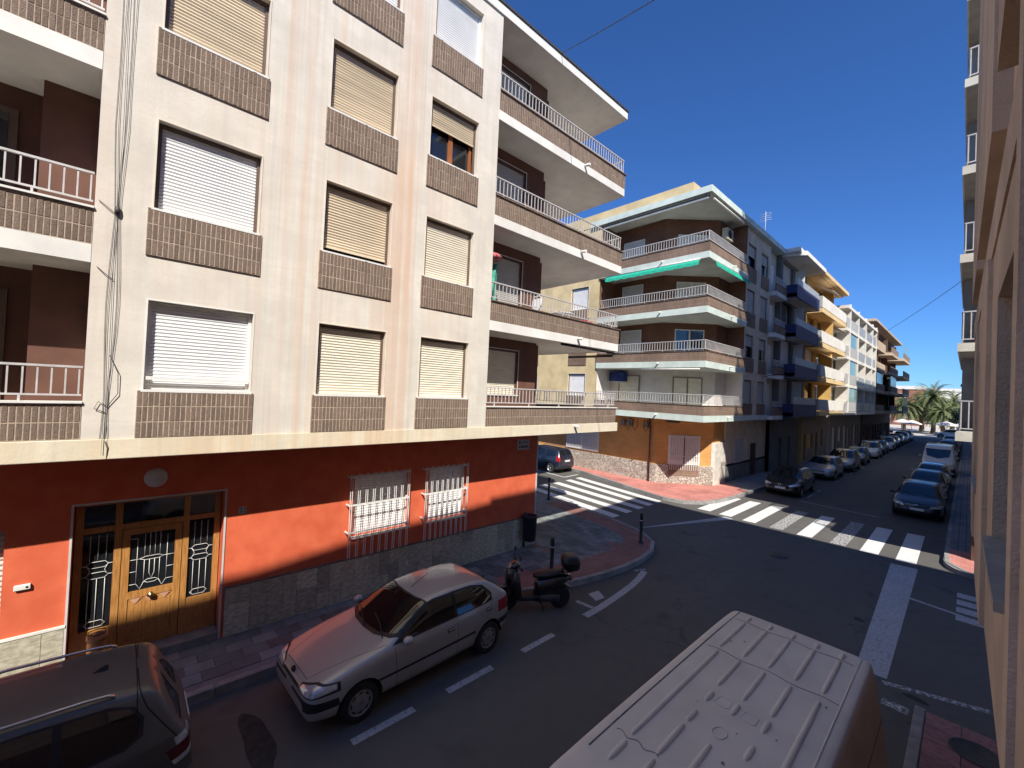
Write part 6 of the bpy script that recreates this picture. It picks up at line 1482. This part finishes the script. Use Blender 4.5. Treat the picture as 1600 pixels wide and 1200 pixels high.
for x, nm in ((.64,'front_wheel'),(-.64,'rear_wheel')):
    m = MB(); r_ = .255; m.lathe([(r_*.66,-.05),(r_*.85,-.058),(r_*.97,-.045),(r_,0),(r_*.97,.045),(r_*.85,.058),(r_*.66,.05)], (x,0,r_), 'y', TYRE, 26); wo_ = m.build(nm, sc, local=True)
    k = MB(); k.lathe([(r_*.68,-.035),(r_*.68,.035),(r_*.6,.04),(r_*.58,-.04),(r_*.68,-.035)], (x,0,r_), 'y', RIMD, 24)
    for i in range(5):
        a = 2*math.pi*i/5; k.tube([(x,0,r_),(x+r_*.62*math.cos(a),0,r_+r_*.62*math.sin(a))], .022, RIMD, 6)
    k.lathe([(0,-.05),(.06,-.05),(.06,.05),(0,.05)], (x,0,r_), 'y', ENG, 12); k.build('rim', wo_, local=True)
def part(nm, rg, mt): m = MB(); m.rings(rg, mt); return m.build(nm, sc, local=True)
part('front_fender', [oval(.90,0,.40,.03,.015),oval(.82,0,.50,.085,.05),oval(.68,0,.555,.10,.055),oval(.52,0,.52,.095,.06),oval(.42,0,.40,.07,.04),oval(.38,0,.30,.05,.02)], SB)
m = MB(); m.tube([(.64,.075,.255),(.56,.07,.55)], .025, ENG, 8); m.tube([(.64,-.075,.255),(.56,-.07,.55)], .025, ENG, 8); m.tube([(.56,0,.5),(.44,0,.95)], .04, TRIM, 8); m.build('fork', sc, local=True)
part('leg_shield', [ovz(.36,0,.28,.06,.20),ovz(.40,0,.40,.11,.25),ovz(.46,0,.58,.14,.28),ovz(.48,0,.74,.13,.27),ovz(.46,0,.88,.09,.21),ovz(.44,0,.96,.04,.10)], SB)
part('front_cowl', [ovz(.55,0,.50,.05,.09),ovz(.58,0,.60,.11,.16),ovz(.58,0,.74,.13,.20),ovz(.56,0,.88,.12,.19),ovz(.53,0,.97,.09,.15),ovz(.50,0,1.02,.04,.08)], SB)
part('handlebar_cover', [oval(.62,0,1.00,.04,.03),oval(.56,0,1.01,.14,.075),oval(.47,0,1.03,.17,.085),oval(.38,0,1.03,.12,.05),oval(.34,0,1.03,.05,.02)], SB)
m = MB(); m.rings([[(.625,-.10,.97),(.635,0,.955),(.625,.10,.97),(.59,.12,1.03),(.60,0,1.06),(.59,-.12,1.03)],[(.62,-.09,.98),(.645,0,.965),(.62,.09,.98),(.60,.11,1.025),(.61,0,1.05),(.60,-.11,1.025)]], LAMP); m.build('headlight', sc, local=True)
for s in (1,-1):
    m = MB(); m.tube([(.45,s*.12,1.04),(.42,s*.24,1.06),(.38,s*.36,1.05)], .017, TRIM, 7); m.tube([(.40,s*.27,1.055),(.37,s*.38,1.05)], .024, TRIM, 8); m.tube([(.44,s*.24,1.06),(.46,s*.36,1.03)], .008, TRIM, 5); m.build('handlebar', sc, local=True)
    m = MB(); m.tube([(.44,s*.22,1.06),(.44,s*.28,1.18),(.42,s*.31,1.25)], .008, TRIM, 5); m.rings([[(.40+.0,s*.31+.075*math.cos(a)*q_,1.30+.05*math.sin(a)*q_) for a in [2*math.pi*i/10 for i in range(10)]] if k != 1 else [(.44,s*.31+.07*math.cos(a),1.30+.045*math.sin(a)) for a in [2*math.pi*i/10 for i in range(10)]] for k, q_ in ((0,1),(1,1),(2,.5))], TRIM); m.build('mirror', sc, local=True)
part('floorboard', [oval(.40,0,.30,.18,.06),oval(.25,0,.29,.19,.055),oval(.05,0,.29,.19,.055),oval(-.10,0,.32,.18,.08)], SEATM)
part('rear_body', [oval(-.02,0,.46,.13,.17),oval(-.12,0,.50,.17,.22),oval(-.35,0,.57,.18,.19),oval(-.6,0,.64,.15,.14),oval(-.80,0,.70,.10,.09),oval(-.90,0,.73,.05,.04)], SB)
part('seat', [oval(.02,0,.76,.07,.03),oval(-.05,0,.78,.13,.05),oval(-.25,0,.785,.16,.055),oval(-.45,0,.82,.155,.055),oval(-.62,0,.84,.13,.05),oval(-.72,0,.84,.08,.03)], SEATM)
part('top_box', [ovz(-.88,0,.90,.15,.16,16,4),ovz(-.88,0,.94,.19,.20,16,4.5),ovz(-.88,0,1.06,.205,.225,16,4.5),ovz(-.88,0,1.065,.212,.232,16,4.5),ovz(-.88,0,1.085,.212,.232,16,4.5),ovz(-.87,0,1.19,.19,.21,16,4.5),ovz(-.87,0,1.225,.155,.175,16,4),ovz(-.87,0,1.235,.06,.07,16,3)], mk('topbox_black', (.016,.016,.017), .4, .2, 30, obj=True))
m = MB(); m.rings([[(-1.10,-.12,1.02),(-1.095,.12,1.02),(-1.085,.12,1.09),(-1.09,-.12,1.09)],[(-1.075,-.12,1.02),(-1.07,.12,1.02),(-1.06,.12,1.09),(-1.065,-.12,1.09)]], TAIL, smooth=False); m.build('box_reflector', sc, local=True)
m = MB(); m.tube([(-.55,.12,.82),(-.8,.12,.87),(-.95,.08,.88),(-.95,-.08,.88),(-.8,-.12,.87),(-.55,-.12,.82)], .014, TRIM, 6); m.build('rear_rack', sc, local=True)
m = MB(); m.rings([oval(-.86,0,.66,.085,.035),oval(-.94,0,.68,.06,.03)], TAIL); m.build('taillight', sc, local=True)
part('rear_fender', [oval(-.55,0,.50,.07,.04),oval(-.75,0,.53,.075,.035),oval(-.90,0,.47,.07,.03),oval(-.97,0,.36,.06,.015)], SB)
part('engine', [oval(.0,.03,.27,.10,.08),oval(-.2,.04,.28,.13,.11),oval(-.45,.07,.27,.09,.10),oval(-.62,.09,.26,.05,.08)], ENG)
m = MB(); m.tube([(-.05,-.12,.22),(-.30,-.16,.24),(-.45,-.17,.30)], .025, ENG, 8); m.tube([(-.42,-.17,.29),(-.85,-.18,.40)], [.05,.055], ENG, 12); m.build('exhaust', sc, local=True)
m = MB(); m.tube([(-.15,.10,.25),(-.20,.22,.01)], .012, TRIM, 6); m.tube([(-.12,.05,.2),(-.22,.12,.06),(-.22,-.12,.06),(-.12,-.05,.2)], .012, TRIM, 6); m.build('stand', sc, local=True)
# ------------------------------------------------------------------ end of the street: palms, trees, low buildings
PTR = mk('palm_trunk', (.17,.12,.08), .95, .3, 5, .6, 12); LEAF1 = mk('palm_leaf', (.085,.115,.035), .6, .35, 1.5, col2=(.17,.19,.075)); LEAF2 = mk('tree_leaf', (.05,.085,.03), .65, .4, 2, col2=(.10,.13,.05))
def palm(x, y, h, spread, lab, seed):
    q = random.Random(seed); T = thing('palm_tree', (x,y,0), lab, 'palm tree', 'palms at the end of the street'); m = MB(); n = 9
    m.tube([(x+.1*math.sin(i),y,h*i/n) for i in range(n+1)], [.42-.12*i/n for i in range(n+1)], PTR, 9); m.build('trunk', T)
    c = MB()
    for k in range(120):
        az = q.uniform(0, 6.283); el = math.asin(q.uniform(-.35,1)); L_ = spread*q.uniform(.85,1.1); prev = Vector((x,y,h)); d = Vector((math.cos(az)*math.cos(el), math.sin(az)*math.cos(el), math.sin(el))); pts = [prev]
        for s in range(8):
            d = (d+Vector((0,0,-.15-.035*s))).normalized(); prev = prev+d*L_/8; pts.append(prev)
        c.tube(pts, [.05*(1-i/9) for i in range(9)], LEAF1, 4, cap=False)
        for i in range(1, 8):
            for sub in (0,.33,.66):
                p = pts[i].lerp(pts[i+1], sub); t = (pts[i+1]-pts[i]).normalized(); sd_ = t.cross(Vector((0,0,1)))
                if sd_.length < .05: continue
                sd_.normalize(); ll = .62*(1-abs(i-3.5)/6)
                for sg in (1,-1):
                    e = p+(sd_*sg*.8+t*.6+Vector((0,0,-.35))).normalized()*ll; c.face([p-t*.085, p+t*.085, e], LEAF1)
    c.build('crown', T)
palm(-5.3,128,7.7,4.7,'tallest palm in the middle of the street end',1); palm(-9.9,127,5.4,4.6,'palm beside the brown block at the street end',2); palm(-2.6,133,6.0,4.6,'palm to the right of the tallest palm',3); palm(-7.3,133,5.0,4.4,'low palm just left of the tallest palm',14); palm(-3.7,124,4.4,4.0,'short palm in front of the tallest palm',15); palm(-7.9,142,6.0,4.6,'palm behind and left of the tallest palm',6)
def broadleaf(x, y, h, r_, lab, seed):
    q = random.Random(seed); T = thing('tree', (x,y,0), lab, 'tree', 'trees at the end of the street'); m = MB(); m.tube([(x,y,0),(x+.1,y,h*.5)], [.25,.15], PTR, 8)
    for k in range(5): a = q.uniform(0,6.28); m.tube([(x+.1,y,h*.45),(x+.1+r_*.6*math.cos(a),y+r_*.6*math.sin(a),h*.75)], [.1,.04], PTR, 5)
    m.build('trunk', T); c = MB()
    cl = [(q.gauss(0,.5)*r_, q.gauss(0,.5)*r_, h*.68+q.gauss(0,.32)*r_, r_*q.uniform(.25,.45)) for _ in range(14)]
    for cx_, cy_, cz_, cr in cl:
        for _ in range(170):
            v = Vector((q.gauss(0,1),q.gauss(0,1),q.gauss(0,1))).normalized()*cr*q.uniform(.6,1.05); p = Vector((x+cx_,y+cy_,cz_))+v; a = Vector((q.gauss(0,1),q.gauss(0,1),q.gauss(0,1))).normalized()*.14; b = v.normalized().cross(a).normalized()*.12; c.face([p-a, p+b, p+a, p-b], LEAF2)
    c.build('crown', T)
broadleaf(.8,112,6.2,2.6,'small leafy tree at the right of the street end',4); broadleaf(2.6,121,6.6,2.8,'leafy tree behind the right row at the street end',9); broadleaf(-16,124,5.0,2.4,'round tree by the brown block corner',12)
REDB = mk('red_brick_far', (.30,.13,.085), .9, .15, 1); 
for (x0,x1,y0,h,mt,lab) in ((-40,-9.5,175,11.0,REDB,'low red brick building behind the palms'),(-9,12,205,11.5,WHT2,'white flat-roofed houses behind the palms'),(-70,-40,190,12,WHT2,'white building far left beyond the palms')):
    T = thing('building', ((x0+x1)/2,y0,0), lab, 'building', 'low buildings beyond the plaza'); bx('wall', T, x0, x1, y0, y0+14, 0, h, mt); bx('roof', T, x0-.2, x1+.2, y0-.2, y0+14, h, h+1.0, WHT2)
    k = x0+1.5
    while k < x1-2: 
        for z in (2,5.2,8.2): bx('window', T, k, k+1.5, y0-.03, y0+.02, z, z+1.5, SH_WHITE if mt is REDB else SH_GREY)
        k += 3.4
for i, (x, y, wh) in enumerate(((-9.4,119,'nearest the brown block'),(-7.6,113,'second from the brown block'),(-3.0,118,'right of the tall palm trunk'),(-1.2,123,'farthest to the right'))):
    T = thing('cafe_parasol', (x,y,0), 'white cafe parasol on the plaza, '+wh, 'parasol', 'cafe parasols on the plaza'); m = MB(); m.tube([(x,y,0),(x,y,2.6)], .04, RAIL, 6); m.build('pole', T); m = MB(); m.lathe([(0,2.95),(.7,2.7),(1.5,2.3),(1.52,2.12),(1.45,2.28),(.6,2.62),(0,2.85)], (x,y,0), 'z', PALEW, 8, smooth=False); m.build('canopy', T)
    a = i*2.1; cx_, cy_ = x+1.0*math.cos(a), y+1.0*math.sin(a); C = thing('cafe_chair', (cx_,cy_,0), 'dark cafe chair under the white parasol '+wh, 'chair', 'cafe chairs on the plaza'); m = MB(); m.box(cx_-.22,cx_+.22,cy_-.22,cy_+.22,.42,.47,BROWNWALL); m.build('seat', C); m = MB(); m.box(cx_-.22,cx_+.22,cy_+.18,cy_+.22,.47,.92,BROWNWALL); m.build('backrest', C)
    for dx in (-.2,.2):
        for dy in (-.2,.2): m = MB(); m.box(cx_+dx-.015,cx_+dx+.015,cy_+dy-.015,cy_+dy+.015,0,.42,BLACKM); m.build('leg', C)
lp = thing('street_lamp', (-.9,104,0), 'tall dark lamp post at the far end of the right pavement', 'street lamp'); m = MB(); m.tube([(-.9,104,0),(-.9,104,9.2)], .09, BLACKM, 8); m.build('post', lp); m = MB(); m.lathe([(0,0),(.2,0),(.24,.3),(.1,.5),(0,.5)], (-.9,104,9.2), 'z', BLACKM, 10); m.build('lamp_head', lp)
copy_car(far_h, (-12.2,111.5,0), R(10), 'dark car crossing at the sunny end of the street', DKG, GRP, LGREY); copy_car(far_s, (-2.4,113,0), R(190), 'white car on the sunny plaza road by the palms', WHITEP, GRP, GREYM)
